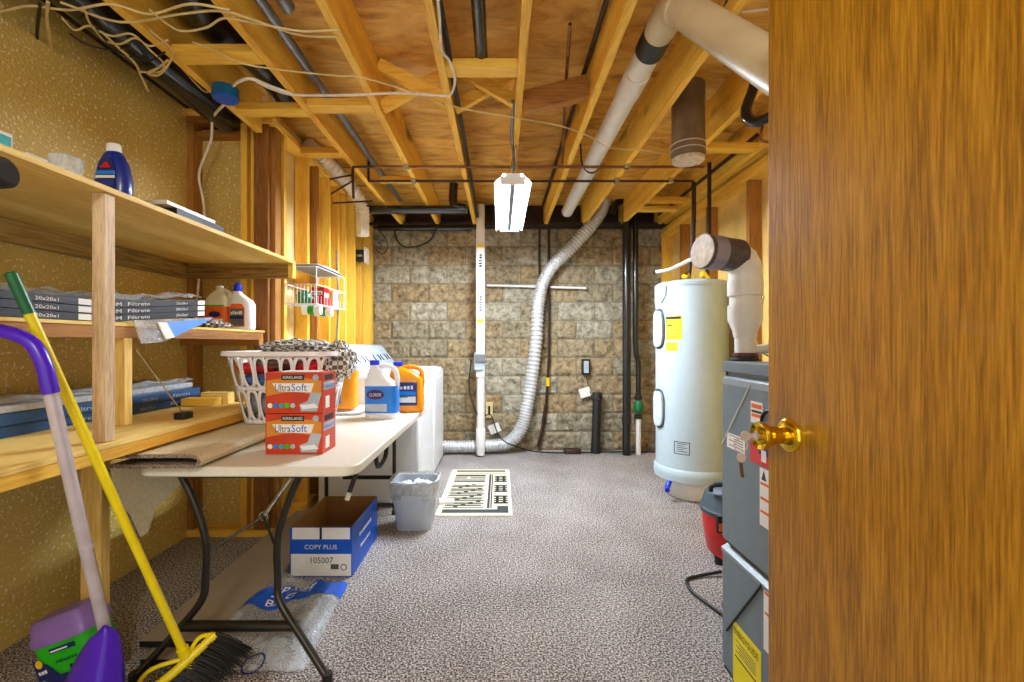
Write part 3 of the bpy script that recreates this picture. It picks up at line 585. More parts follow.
# ------------------------------------------------------------------ loose cables overhead
def cab(pts, label, r=.0045, mt='cable', z=2.425):
    pipe('cable', [onz(p[0], p[1], p[2] if len(p) > 2 else z) for p in pts], r, mt, label, 'cable', 'loose cables under the joists', n=6)
cab([(60, 2), (120, 22), (180, 14), (222, 11), (262, 23), (300, 35), (338, 37)], 'upper cream cable swinging across the top left corner')
cab([(150, 10), (178, 30), (205, 28), (224, 18), (250, 22), (300, 31), (338, 30)], 'second cream cable crossing the top left corner')
cab([(192, 42), (215, 50), (240, 63), (290, 71), (340, 76), (360, 77), (405, 90), (460, 108), (510, 117), (560, 126), (590, 137), (610, 148), (640, 150), (670, 155)], 'long thin cream cable crossing from the blue box to the duct stub', .0035)
cab([(256, 82), (275, 90), (296, 95), (350, 95), (400, 93), (442, 96)], 'white cable crossing the three left joists', .006, 'cable_white')
cab([(438, 0), (440, 25), (442, 50), (450, 62), (455, 80), (451, 94), (442, 96)], 'white cable running along the fourth joist', .006, 'cable_white')
cab([(168, 60), (158, 68), (148, 73), (158, 75), (168, 65), (172, 50), (150, 30)], 'cream cable loop hanging below the black duct', .005)
cab([(102, 32), (118, 47), (134, 62), (141, 76), (148, 91)], 'pale cable end hanging in front of the gold wall', .005)
cab([(48, 2), (47, 20), (52, 50), (56, 70), (58, 86)], 'cream cable hanging at the far left of the gold wall', .006)
cab([(40, 4), (37, 35), (38, 62), (46, 76), (57, 86)], 'dark cable hanging at the far left of the gold wall', .006, 'black')
cab([(96, 28), (110, 45), (125, 55), (150, 60), (165, 52)], 'thin black cable loop under the black duct', .004, 'black')
cab([(0, 12), (30, 6), (70, 10), (110, 4), (150, 14), (190, 4), (230, 10)], 'cream cable along the very top left corner')
cab([(62, 18), (75, 30), (90, 26), (104, 40), (120, 44), (135, 38), (150, 46), (168, 40)], 'tangled cream cable above the gold wall', .004)
cab([(84, 8), (92, 26), (112, 36), (132, 34), (150, 50), (164, 64), (158, 72), (140, 72)], 'second tangled cream cable above the gold wall', .004)
cab([(70, 34), (86, 44), (110, 50), (128, 48), (140, 56)], 'dark thin cable tangled above the gold wall', .004, 'brown_steel')
cab([(180, 66), (196, 84), (206, 92), (214, 88)], 'short pale cable behind the blue box', .004, 'cable', 2.5)
cab([(688, 2), (700, 12), (720, 14), (727, 0)], 'black cable bow near the top edge above the ivory pipe', .005, 'black', 2.5)
cab([(742, 12), (768, 9)], 'white cable at the top edge beside the door', .005, 'cable_white', 2.5)
b = MB()
for k, (dx, dz) in enumerate([(0, 0), (.012, .012), (.0, .022), (.014, -.01)]):
    b.tube([(-.236 + dx, -.3, 2.475 + dz), (-.238 + dx, 1.6, 2.478 + dz), (-.234 + dx, 3.0, 2.47 + dz), (-.237 + dx, 4.8, 2.475 + dz)], .0065, 'black' if k != 1 else 'conduit', 7)
tag(b.build('cable_bundle'), 'bundle of black cables stapled along the fourth joist', 'cable bundle')
# blue box
bx = Vector((-1.37, 2.27, 2.40)); t = thing('junction_box', 'round bright blue electrical junction box under the left joist', 'junction box', bx)
b = MB(); b.lathe([(.055, 0), (.062, .004), (.06, .05), (.058, .052)], bx - Vector((0, 0, .005)), 'box_teal'); b.build('box_body', t)
b = MB(); b.lathe([(.056, -.008), (.056, 0)], bx - Vector((0, 0, .005)), 'blue'); b.build('cover', t)
pipe('cable', [bx + Vector((-.03, .05, .0)), at(213, 118, 2.6), at(211, 140, 2.66), at(202, 163, 2.7), at(199, 178, 2.7), at(203, 200, 2.745), at(204, 222, 2.75), at(197, 300, 2.752), at(193, 345, 2.752)], .007, 'cable_white', 'white cable hanging from the blue box down the left stud bay', 'cable', n=8)
pipe('cable', [bx + Vector((.03, .0, .05)), onz(240, 81, 2.42), onz(252, 79, 2.42), onz(270, 86, 2.42), onz(292, 94, 2.42)], .007, 'cable_white', 'white cable arching from the blue box to the right', 'cable', n=8)
pipe('cable', [(-1.365, 3.8, 1.95), (-1.36, 3.8, 1.75), (-1.35, 3.8, 1.5), (-1.37, 3.8, 1.1)], .008, 'conduit', 'grey cable running down beside the wire rack', 'cable', n=8)
t = thing('switch_box', 'small black switch box on the far left stud', 'switch', (-1.35, 4.49, 1.98)); b = MB(); b.box(-1.40, -1.31, 4.40, 4.495, 1.97, 2.08, 'black'); b.build('box_body', t, bevel=.004)
b = MB(); b.box(-1.31, -1.295, 4.38, 4.5, 1.95, 2.10, 'cable_white'); b.build('plate', t); b = MB(); b.box(-1.385, -1.33, 4.395, 4.401, 2.01, 2.03, 'steel'); b.build('screw_strip', t)
# ------------------------------------------------------------------ shelving on the left
SH = 'shelf boards on the left wall'
b = MB(); b.box(-1.9, -1.23, .5, 2.74, 1.649, 1.667, 'shelf_y'); tag(b.build('shelf', bevel=.001), 'top yellow plywood shelf on the gold wall', 'shelf', SH)
b = MB(); b.box(-1.899, -1.861, .5, 2.72, 1.56, 1.648, 'mould'); tag(b.build('ledger'), 'stained ledger board along the wall under the top shelf', 'board')
b = MB(); b.box(-1.86, -1.262, 2.71, 2.748, 1.563, 1.648, 'mould_x'); b.box(-1.262, -1.235, 2.71, 2.75, 1.563, 1.648, 'pine_y'); tag(b.build('ledger'), 'stained cross board under the far end of the top shelf', 'board')
b = MB(); b.box(-1.9, -1.415, .5, 2.74, 1.238, 1.25, 'shelf_y'); tag(b.build('shelf', bevel=.001), 'narrow middle shelf holding the air filters', 'shelf', SH)
b = MB(); b.box(-1.899, -1.43, 2.70, 2.748, 1.16, 1.236, 'brown_x'); tag(b.build('ledger'), 'brown cross board under the far end of the middle shelf', 'board')
b = MB(); b.box(-1.45, -1.42, .5, 2.70, 1.195, 1.237, 'brown_y'); tag(b.build('shelf_rail'), 'brown rail under the front edge of the middle shelf', 'board')
b = MB(); b.box(-1.9, -1.23, .5, 2.42, .843, .861, 'shelf_y'); b.box(-1.262, -1.232, .5, 2.42, .805, .842, 'pine_y'); tag(b.build('workbench_top', bevel=.001), 'long plywood bench top holding the navy cartons', 'bench')
b = MB(); b.box(-1.283, -1.243, 1.43, 1.47, .862, 1.648, 'post'); tag(b.build('shelf_post', bevel=.002), 'pale square post between the bench and the top shelf', 'post')
b = MB(); b.box(-1.475, -1.42, 1.72, 1.758, .862, 1.194, 'shelf_z'); tag(b.build('shelf_post', bevel=.002), 'short yellow post between the bench and the middle shelf', 'post')
b = MB(); b.box(-1.55, -1.472, 1.68, 1.718, 0, .842, 'shelf_z'); tag(b.build('bench_leg', bevel=.002), 'pale wooden bench leg behind the yellow broom handle', 'leg')
b = MB(); b.box(-1.899, -1.862, .5, 2.42, .76, .842, 'mould'); tag(b.build('ledger'), 'ledger board along the wall under the bench', 'board')

# filter cartons on the middle shelf (dark) and the bench (navy)
def filt(x0, x1, y0, y1, z, face, dark, label, grp, th=.0255, slope=0):
    t = thing('filter_carton', label, 'air filter', ((x0 + x1) / 2, (y0 + y1) / 2, z), grp)
    def tilt(b):
        b.v = [Vector((v.x, v.y, v.z + slope * (v.y - y0))) for v in b.v]; return b
    b = MB(); b.box(x0, x1, y0, y1, z, z + th, face); tilt(b).build('carton', t, bevel=.0015)
    b = MB(); b.box(x0 + .03, x1 - .03, y0 + .03, y1 - .03, z + th, z + th + .001, 'filter_media'); tilt(b).build('filter_media', t)
    b = MB(); k = th / .0255
    if dark:
        b.text('3M', (x1, y0 + .015, z + .006), (0, 1, 0), (0, 0, 1), .04, .013 * k, 'white_paper'); b.text('Filtrete', (x1, y0 + .085, z + .006), (0, 1, 0), (0, 0, 1), .11, .013 * k, 'white_paper')
        b.text('20x20x1', (x1, y1 - .20, z + .006), (0, 1, 0), (0, 0, 1), .075, .011 * k, 'white_paper'); b.box(x1, x1 + .0012, y1 - .055, y1 - .006, z + .003, z + .023, 'white_paper'); b.box(x0 + .03, x1 - .03, y0 - .0012, y0, z + .004, z + .02, 'filter_media')
    else:
        b.text('Filtrete', (x1, y1 - .2, z + .009), (0, 1, 0), (0, 0, 1), .12, .016, 'washer_grey'); b.text('20x20x1', (x1, y0 + .06, z + .010), (0, 1, 0), (0, 0, 1), .09, .013, 'filter_media')
    tilt(b).build('lettering', t); return t
for k in range(3):
    filt(-1.895, -1.432, 1.665, 2.21, 1.2515 + .0262 * k, 'filter_dark', 1, ['lowest', 'middle', 'topmost'][k] + ' charcoal filter carton in the far stack on the middle shelf', 'charcoal filter cartons in the far stack', slope=.10)
for k in range(3):
    filt(-1.895, -1.432, 1.05, 1.60, 1.2515 + .0262 * k, 'filter_dark', 1, ['lowest', 'middle', 'topmost'][k] + ' charcoal filter carton in the near stack on the middle shelf', 'charcoal filter cartons in the near stack')
for k in range(2):
    filt(-1.885, -1.60 + .012 * (k % 2), 1.96, 2.41, .862 + .0405 * k, 'filter_blue', 0, ['lower', 'upper'][k] + ' navy filter carton in the far stack on the bench', 'navy filter cartons in the far stack', th=.0395)
for k in range(2):
    filt(-1.89, -1.63 + .01 * k, 1.25, 1.93, .862 + .0405 * k, 'filter_blue', 0, ['lower', 'upper'][k] + ' navy filter carton in the near stack on the bench', 'navy filter cartons in the near stack', th=.0395)
for k, (y0_, y1_, l) in enumerate([(1.97, 2.40, 'grey wrapped filter pad on the far navy cartons'), (1.27, 1.92, 'grey wrapped filter pad on the near navy cartons')]):
    b = MB(); b.box(-1.88, -1.62, y0_, y1_, .944, .968, 'filter_media'); tag(b.build('filter_pad', bevel=.004), l, 'air filter', 'grey filter pads on the bench')
def sheet(name, x0, x1, y0, y1, z, amp, mt, label, cat, nx=26, seed=1, thick=.0015, parent=None, drop=None):
    b = MB(); vs = []
    for j in range(nx + 1):
        for i in range(nx + 1):
            x = x0 + (x1 - x0) * i / nx; y = y0 + (y1 - y0) * j / nx
            zz = z + amp * (.5 + noise.noise(Vector((x * 11, y * 11, seed))) + .5 * noise.noise(Vector((x * 31, y * 31, seed))))
            if drop: zz -= drop(x, y)
            vs.append((x, y, max(zz, z - .001) if not drop else zz))
    b.add(vs, [(j * (nx + 1) + i, j * (nx + 1) + i + 1, (j + 1) * (nx + 1) + i + 1, (j + 1) * (nx + 1) + i) for j in range(nx) for i in range(nx)], mt)
    o = b.build(name, parent, solid=thick)
    return tag(o, label, cat) if label else o
sheet('plastic_wrap', -1.89, -1.44, 1.68, 2.20, 1.333, .026, 'film', 'clear crinkled wrap lying on the far charcoal cartons', 'plastic wrap', drop=lambda x, y: -.10 * (y - 1.665))
sheet('plastic_wrap', -1.89, -1.44, 1.06, 1.60, 1.333, .026, 'film', 'clear crinkled wrap lying on the near charcoal cartons', 'plastic wrap', seed=5)
sheet('plastic_wrap', -1.87, -1.615, 1.3, 2.4, .970, .022, 'film', 'grey crinkled wrap lying on the navy cartons', 'plastic wrap', seed=9)
b = MB(); pl = [at(126, 334, 2.1), at(150, 320, 2.15), at(203, 317, 2.2), at(176, 336, 2.18), at(150, 343, 2.14), at(132, 345, 2.1)]
for p in pl: p.x = max(p.x, -1.75)
pl = [(-1.402, 1.74, 1.262), (-1.402, 2.22, 1.30), (-1.395, 2.12, 1.26), (-1.39, 1.98, 1.215), (-1.388, 1.86, 1.178), (-1.39, 1.76, 1.172)]
b.prism(pl, (.003, 0, 0), 'film'); b.prism([(-1.397, 1.90, 1.262), (-1.397, 2.2, 1.292), (-1.388, 1.98, 1.218), (-1.386, 1.93, 1.20)], (.006, 0, 0), 'blue_label'); b.prism([(-1.396, 1.85, 1.26), (-1.396, 1.90, 1.262), (-1.384, 1.93, 1.20), (-1.384, 1.88, 1.19)], (.005, 0, 0), 'white_paper')
tag(b.build('plastic_bag'), 'blue and clear plastic bag hanging off the middle shelf edge', 'bag')
# jugs on the middle shelf
def jug(cx, cy, z, w, dpt, h, mt, label, labmat, capmat, cat='bottle', name='jug', rot=0, handle=1, grp=None, capx=0, textfn=None, lab=(.08, .55), lw=1.012, hand_r=.011, sh=.62):
    t = thing(name, label, cat, (cx, cy, z), grp)
    b = MB(); hw, hd = w / 2, dpt / 2; o = (cx, cy, z)
    b.loft([(0, hw * .93, hd * .9), (.008, hw, hd), (h * sh, hw, hd), (h * (sh + .1), hw * .9, hd * .9, capx * .25), (h * (sh + .2), hw * .58, hd * .62, capx * .7), (h * .9, hw * .26, hd * .34, capx), (h * .93, hw * .25, hd * .33, capx)], o, mt, e=4.5, n=36, rot=rot)
    b.build('bottle_body', t)
    cr, sr = math.cos(rot), math.sin(rot)
    def q(x, y, zz): return Vector((cx + x * cr - y * sr, cy + x * sr + y * cr, z + zz))
    if handle:
        s_ = handle; b = MB(); b.tube([q(capx + s_ * hw * .05, 0, h * .86), q(capx * .3 + s_ * hw * .35, 0, h * .90), q(s_ * hw * .78, 0, h * .84), q(s_ * hw * .93, 0, h * .70), q(s_ * hw * .93, 0, h * .56), q(s_ * hw * .86, 0, h * .48)], hand_r, mt, 12); b.build('handle', t)
    b = MB(); b.lathe([(hw * .30, 0), (hw * .30, h * .075), (hw * .26, h * .085)], q(capx, 0, h * .915), capmat, n=24); b.build('cap', t)
    if labmat:
        b = MB(); b.loft([(h * lab[0], hw * lw, hd * lw), (h * lab[1], hw * lw, hd * lw)], o, labmat, e=4.5, n=36, rot=rot)
        if textfn: textfn(b, q, hw, hd, h)
        b.build('label', t)
    return t
def lab_a(b, q, hw, hd, h):
    b.ell(q(0, -hd * 1.02, h * .34), (hw * .5, 0, 0), (0, 0, h * .07), 'navy'); b.quad(q(-hw * .8, -hd * 1.02, h * .52), (hw * 1.6, 0, 0), (0, 0, h * .03), 'green_lime'); b.quad(q(-hw * .2, -hd * 1.03, h * .12), (hw * .9, 0, 0), (0, 0, h * .12), 'white_paper')
jug(-1.60, 2.6, 1.251, .135, .10, .25, 'jug_cream', 'milky jug with orange label on the far end of the middle shelf', 'orange', 'jug_cream', handle=1, textfn=lab_a, lab=(.05, .52))
def lab_b(b, q, hw, hd, h):
    b.quad(q(-hw * .75, -hd * 1.04, h * .1), (hw * 1.3, 0, 0), (0, 0, h * .42), 'conduit'); b.quad(q(-hw * .6, -hd * 1.06, h * .3), (hw * 1.0, 0, h * .03), (0, 0, h * .06), 'navy'); b.quad(q(-hw * .75, -hd * 1.06, h * .52), (hw * 1.3, 0, 0), (0, 0, h * .05), 'orange')
t = thing('cleaner_bottle', 'white drain cleaner bottle with blue cap at the middle shelf end', 'bottle', (-1.468, 2.6, 1.251)); o = (-1.468, 2.6, 1.251)
b = MB(); b.loft([(0, .058, .036), (.01, .063, .04), (.14, .063, .04), (.165, .056, .037, -.004), (.185, .040, .030, -.018), (.205, .024, .024, -.030), (.225, .017, .017, -.030)], o, 'bottle_white', e=3.6, n=36); b.build('bottle_body', t)
b = MB(); b.lathe([(.021, .218), (.023, .226), (.021, .25), (.012, .264), (.010, .268)], Vector(o) + Vector((-.030, 0, 0)), 'bluecap', n=24); b.build('cap', t)
b = MB(); x_, y_, z_ = o; b.prism([(x_ - .055, y_ - .0395, z_ + .015), (x_ + .03, y_ - .0395, z_ + .015), (x_ + .03, y_ - .0395, z_ + .12), (x_ + .015, y_ - .0395, z_ + .145), (x_ - .045, y_ - .0395, z_ + .145), (x_ - .055, y_ - .0395, z_ + .12)], (0, -.002, 0), 'orange'); b.box(x_ - .05, x_ + .025, y_ - .043, y_ - .041, z_ + .02, z_ + .118, 'conduit'); b.box(x_ - .05, x_ + .025, y_ - .0445, y_ - .043, z_ + .06, z_ + .075, 'navy'); b.dash((x_ - .045, y_ - .0435, z_ + .085), (1, 0, 0), (0, 0, 1), .065, .02, 'white_paper', 6); b.build('label', t)
b = MB()
b.blob((-1.47, 2.34, 1.268), (.05, .09, .018), 'weave', .5, 8, 3, zmin=1.252); tag(b.build('work_glove'), 'crumpled work glove at the edge of the middle shelf', 'glove')
# top shelf things
t = thing('shampoo_bottle', 'deep blue carpet cleaner bottle with white cap on the top shelf', 'bottle', (-1.40, 1.65, 1.668)); o = (-1.40, 1.65, 1.668)
b = MB(); b.loft([(0, .055, .033), (.01, .06, .036), (.09, .062, .036), (.15, .05, .03), (.185, .034, .022), (.2, .022, .016)], o, 'bottle_blue', e=2.6, n=32); b.build('bottle_body', t)
b = MB(); b.loft([(.197, .024, .018), (.225, .022, .017), (.228, .019, .014)], o, 'bottle_white', e=2.4, n=24); b.build('cap', t)
b = MB(); b.prism([(-1.44, 1.615, 1.70), (-1.36, 1.615, 1.70), (-1.372, 1.617, 1.80), (-1.385, 1.622, 1.835), (-1.415, 1.622, 1.835), (-1.428, 1.617, 1.80)], (0, -.003, 0), 'navy'); b.box(-1.432, -1.366, 1.6105, 1.614, 1.773, 1.786, 'blue_label'); b.box(-1.432, -1.366, 1.6095, 1.614, 1.76, 1.769, 'white_paper'); b.box(-1.43, -1.367, 1.6105, 1.612, 1.735, 1.75, 'bottle_blue')
b.prism([(-1.412, 1.6125, 1.806), (-1.385, 1.6125, 1.806), (-1.398, 1.614, 1.82)], (0, .001, 0), 'red'); b.box(-1.416, -1.382, 1.611, 1.613, 1.797, 1.804, 'red'); b.build('label', t)
b = MB(); b.box(-1.62, -1.43, 1.22, 1.335, 1.668, 1.785, 'white_paper'); b.box(-1.4305, -1.4285, 1.225, 1.33, 1.70, 1.775, 'teal'); b.box(-1.615, -1.435, 1.218, 1.2195, 1.70, 1.775, 'teal'); tag(b.build('carton', bevel=.002), 'teal and white carton at the left end of the top shelf', 'box')
b = MB(); b.prism([(-1.56, 1.36, 1.668), (-1.41, 1.36, 1.668), (-1.41, 1.36, 1.745), (-1.56, 1.36, 1.765)], (0, .12, 0), 'white_paper'); tag(b.build('leaflet_pack', bevel=.003), 'flat white pack beside the teal carton on the top shelf', 'pack')
b = MB(); b.lathe([(.034, 0), (.042, .07), (.043, .078), (.036, .084)], (-1.345, 1.41, 1.668), 'bag', n=14); tag(b.build('plastic_cup'), 'small clear ribbed plastic tub on the top shelf', 'cup')
b = MB(); b.box(-1.66, -1.39, 1.90, 2.22, 1.757, 1.772, 'white'); tag(b.build('board_offcut'), 'white board lying on the dark binders on the top shelf', 'board')
for k, (c_, l) in enumerate([('greycloth', 'grey binder at the bottom of the pile on the top shelf'), ('ink', 'black binder in the pile on the top shelf')]):
    b = MB(); b.box(-1.66 + .02 * k, -1.40 + .015 * k, 1.95, 2.30 - .02 * k, 1.668 + .044 * k, 1.711 + .044 * k, c_); tag(b.build('binder', bevel=.002), l, 'binder')
b = MB(); b.box(-1.55, -1.5, 1.80, 1.9, 1.668, 1.69, 'redcloth'); tag(b.build('red_pad'), 'small red pad on the top shelf right of the blue bottle', 'pad')
b = MB(); b.tube([(-1.89, .8, 1.475), (-.888, .8, 1.475), (-.872, .8, 1.475), (-.864, .8, 1.475)], [.028, .028, .027, .018], 'foam', 20, smooth=False); tag(b.build('foam_rod'), 'dark foam-covered rod end poking in below the top shelf at the far left', 'rod')
# bench odds
b = MB(); b.box(-1.58, -1.42, 2.25, 2.32, .862, .90, 'pine_x'); tag(b.build('wood_block', bevel=.002), 'short pine offcut on the bench beside the laundry basket', 'wood block')
b = MB(); b.box(-1.54, -1.40, 2.34, 2.40, .862, .92, 'shelf_x'); tag(b.build('wood_block', bevel=.002), 'second pine offcut behind the first on the bench', 'wood block')
t = thing('tape_measure', 'small dark gadget with a thin metal rod on the bench edge', 'tool', (-1.30, 1.88, .862)); b = MB(); b.box(-1.33, -1.285, 1.85, 1.91, .862, .89, 'ink'); b.build('body', t, bevel=.006)
b = MB(); b.tube([(-1.31, 1.88, .885), (-1.44, 1.80, 1.15)], .0025, 'steel', 6, smooth=False); b.build('rod', t)

# ------------------------------------------------------------------ wire rack with its things
t = thing('wire_rack', 'white wire rack fixed to the left stud wall', 'rack', (-1.27, 3.1, 1.42))
X0, X1, Y0, Y1, Z0, Z1 = -1.37, -1.17, 2.9, 3.42, 1.425, 1.665
b = MB()
for x in (X0, X1):
    for y in (Y0, Y1): b.tube([(x, y, Z0), (x, y, Z1 + .0)], .0035, 'white', 6, smooth=False)
for z in (Z0, Z1, 1.55):
    b.tube([(X0, Y0, z), (X1, Y0, z)], .003, 'white', 6, smooth=False); b.tube([(X0, Y1, z), (X1, Y1, z)], .003, 'white', 6, smooth=False); b.tube([(X1, Y0, z), (X1, Y1, z)], .003, 'white', 6, smooth=False); b.tube([(X0, Y0, z), (X0, Y1, z)], .003, 'white', 6, smooth=False)
b.build('frame', t)
for z, nme in ((Z0, 'bottom_shelf'), (Z1, 'top_shelf')):
    b = MB()
    for i in range(12): y = Y0 + (Y1 - Y0) * (i + .5) / 12; b.tube([(X0, y, z), (X1, y, z)], .002, 'white', 5, smooth=False)
    b.build(nme, t)
b = MB()
for i in range(9): x = X0 + (X1 - X0) * (i + .5) / 9; b.tube([(x, Y0, Z0), (x, Y0, 1.55)], .0018, 'white', 5, smooth=False)
for i in range(10): y = Y0 + (Y1 - Y0) * (i + .5) / 10; b.tube([(X1, y, Z0), (X1, y, 1.48)], .0018, 'white', 5, smooth=False)
b.build('side_wires', t)
b = MB(); b.box(-1.36, -1.18, 2.95, 3.38, 1.669, 1.684, 'ink'); b.box(-1.362, -1.178, 2.945, 3.385, 1.684, 1.689, 'silver'); tag(b.build('tray', bevel=.002), 'flat dark tray lying on the wire rack top', 'tray')
b = MB(); b.box(-1.33, -1.19, 3.08, 3.36, 1.690, 1.70, 'white_paper'); tag(b.build('leaflet'), 'white papers lying on the dark tray', 'papers')
t = thing('tin_box', 'red box with white lettering standing in the wire rack', 'box', (-1.25, 3.15, 1.43)); b = MB(); b.box(-1.30, -1.20, 3.1, 3.2, 1.4275, 1.555, 'red'); b.box(-1.305, -1.195, 3.09, 3.21, 1.555, 1.57, 'amber'); b.build('carton', t)
b = MB(); b.box(-1.29, -1.21, 3.098, 3.1, 1.505, 1.53, 'white_paper'); b.dash((-1.285, 3.0975, 1.510), (1, 0, 0), (0, 0, 1), .07, .014, 'navy', 5); b.quad((-1.199, 3.11, 1.49), (0, .08, 0), (0, 0, .03), 'white_paper'); b.build('label', t)
b = MB(); b.box(-1.19 - .0, -1.175, 3.22, 3.3, 1.4275, 1.55, 'white_paper'); b.box(-1.28, -1.19, 3.23, 3.3, 1.4275, 1.54, 'amber'); tag(b.build('carton'), 'yellow and white carton behind the red box in the rack', 'box')
b = MB(); b.blob((-1.30, 3.02, 1.475), (.05, .045, .05), 'green_dk', .2, 5, 2, zmin=1.4285); tag(b.build('pouch'), 'dark green pouch left of the red box in the rack', 'pouch')
for k, (y, l) in enumerate([(3.0, 'nearer white roll with a green stripe hanging under the rack'), (3.2, 'farther white roll with a green stripe hanging under the rack')]):
    t = thing('paper_roll', l, 'roll', (-1.25, y, 1.37), 'white rolls under the rack'); b = MB(); b.tube([(-1.30, y, 1.392), (-1.18, y, 1.392)], .03, 'white_paper', 16, smooth=False); b.build('roll', t)
    b = MB(); b.tube([(-1.26, y, 1.392), (-1.22, y, 1.392)], .0305, 'green', 16, smooth=False); b.build('stripe', t)
# ------------------------------------------------------------------ laundry machines
def machine(y0, y1, label, grey, con_mt):
    t = thing('washing_machine', label, 'washer', (-.92, (y0 + y1) / 2, 0), 'laundry machines')
    b = MB(); b.box(-1.30, -.575, y0, y1, .03, .92, 'white'); b.build('cabinet', t, bevel=.02)
    b = MB(); b.loft([(.92, .355, (y1 - y0) / 2 - .003), (.935, .35, (y1 - y0) / 2 - .01)], (-.935, (y0 + y1) / 2, 0), 'white', e=10, n=48); b.build('top_panel', t)
    b = MB(); b.box(-.578, -.571, y0 + .05, y1 - .05, .18, .86, 'white'); b.build('front_panel', t, bevel=.004)
    b = MB(); b.box(-1.0, -.62, y0 + .12, y1 - .12, .937, .947, 'white'); b.build('lid', t, bevel=.004)
    b = MB(); b.prism([(-1.31, y0 + .005, .93), (-1.04, y0 + .005, .93), (-1.06, y0 + .005, .97), (-1.20, y0 + .005, 1.155), (-1.31, y0 + .005, 1.165)], (0, y1 - y0 - .01, 0), con_mt); c = b.build('control_panel', t, bevel=.012)
    sl = Vector((-.14, 0, .185)).normalized(); nn = Vector((.8, 0, .6)).normalized()
    for k in range(5):
        b = MB(); cc = Vector((-1.112, y0 + .1 + k * .12, 1.04)) + nn * .004
        b.tube([cc + sl * (.03 * math.cos(t_)) + Vector((0, .022 * math.sin(t_) * (1 if k % 2 else -1), 0)) for t_ in [i * math.pi / 8 for i in range(9)]], .0045, 'ink', 6); b.build('dial_mark', c)
    b = MB(); b.quad((-1.12, y0 - .003, .205), (.36, 0, 0), (0, 0, .028), 'ink'); b.build('kick_line', t); b = MB(); b.box(-1.25, -.62, y0 - .003, y0, .25, .85, 'white'); b.build('side_panel', t, bevel=.006)
    for x in (-1.24, -.64):
        for y in (y0 + .06, y1 - .06): b = MB(); b.lathe([(.02, 0), (.02, .035)], (x, y, 0), 'black', n=12); b.build('foot', t)
    return t
machine(3.24, 3.92, 'nearer white laundry machine behind the folding table with a white console', 0, 'white')
machine(3.95, 4.63, 'farther white laundry machine joined to the silver duct with a grey console', 1, 'washer_grey')
# ------------------------------------------------------------------ folding table
TX0, TX1, TY0, TY1, TZ = -1.295, -.505, 1.595, 3.215, .74
t = thing('folding_table', 'ivory plastic folding table with dark steel legs holding the laundry basket', 'table', (-.9, 2.4, 0))
def rrect(x0, x1, y0, y1, r, z, n=7):
    o = []
    for cx, cy, a in ((x1 - r, y0 + r, -90), (x1 - r, y1 - r, 0), (x0 + r, y1 - r, 90), (x0 + r, y0 + r, 180)):
        for i in range(n + 1): q = R(a + 90 * i / n); o.append((cx + r * math.cos(q), cy + r * math.sin(q), z))
    return o
b = MB(); b.prism(rrect(TX0, TX1, TY0, TY1, .07, TZ - .036), (0, 0, .036), 'table'); b.build('tabletop', t, bevel=.006)
b = MB(); b.prism(rrect(TX0 + .03, TX1 - .03, TY0 + .03, TY1 - .03, .05, TZ - .042), (0, 0, .006), 'table'); b.build('underside_lip', t)
def legset(y, tilt):
    for sx, xt, xm, xb in ((-1, -1.195, -1.10, -1.27), (1, -.745, -.83, -.60)):
        pts = [Vector((xt, y, .69)), Vector((xt + (xm - xt) * .55, y, .58)), Vector((xm, y, .44)), Vector((xm, y, .30)), Vector((xm + (xb - xm) * .06, y - tilt * .1, .215)), Vector((xm + (xb - xm) * .5, y - tilt * .5, .115)), Vector((xb, y - tilt, .013))]
        b = MB(); b.tube(pts, .0135, 'leg', 12, k=6); l = b.build('leg', t)
        b = MB(); b.lathe([(.018, 0), (.018, .03)], (xb, y - tilt, 0), 'black', n=12); b.build('foot_cap', l)
    b = MB(); b.tube([(-1.165, y - tilt * .3, .14), (-.745, y - tilt * .3, .14)], .019, 'leg', 12, smooth=False); b.build('crossbar', t)
    b = MB(); b.tube([(-1.2, y, .684), (-.68, y, .684)], .013, 'leg', 12, smooth=False); b.build('top_bar', t)
legset(1.70, .12)
for x in (-1.19, -.725):
    b = MB(); b.tube([(x, 3.12, .69), (x, 3.12, .013)], .0125, 'leg', 12, smooth=False); l = b.build('leg', t); b = MB(); b.lathe([(.018, 0), (.018, .03)], (x, 3.12, 0), 'black', n=12); b.build('foot_cap', l)
b = MB(); b.tube([(-1.2, 3.12, .684), (-.70, 3.12, .684)], .013, 'leg', 12, smooth=False); b.build('top_bar', t)
b = MB(); b.tube([(-1.19, 3.12, .60), (-.725, 3.12, .60)], .009, 'leg', 12, smooth=False); b.build('crossbar', t)
b = MB(); b.tube([(-.60, 2.02, .70), (-.662, 2.0, .52)], .011, 'leg', 10, smooth=False); b.tube([(-.662, 2.0, .52), (-.672, 1.997, .487)], .0115, 'cable_white', 10, smooth=False); b.build('hanging_strut', t)
K = Vector((-.935, 1.80, .49))
for x in (-1.10, -.83):
    b = MB(); b.tube([(x, 1.70, .39), K], .005, 'leg', 8, smooth=False); b.build('brace', t)
b = MB(); b.tube([K, (-.9, 2.22, .69)], .007, 'steel', 8, smooth=False); b.build('folding_brace', t)
b = MB(); b.tube([K + Vector((.016 * math.cos(i), 0, .016 * math.sin(i))) for i in [j * math.pi / 6 for j in range(13)]], .003, 'steel', 6, k=2); b.build('locking_ring', t)
b = MB(); b.tube([(-.56, 2.04, .70), (-.56, 2.06, .64), (-.565, 2.12, .60), (-.56, 2.22, .62), (-.56, 2.26, .70)], .011, 'black', 6); b.build('carry_handle', t)
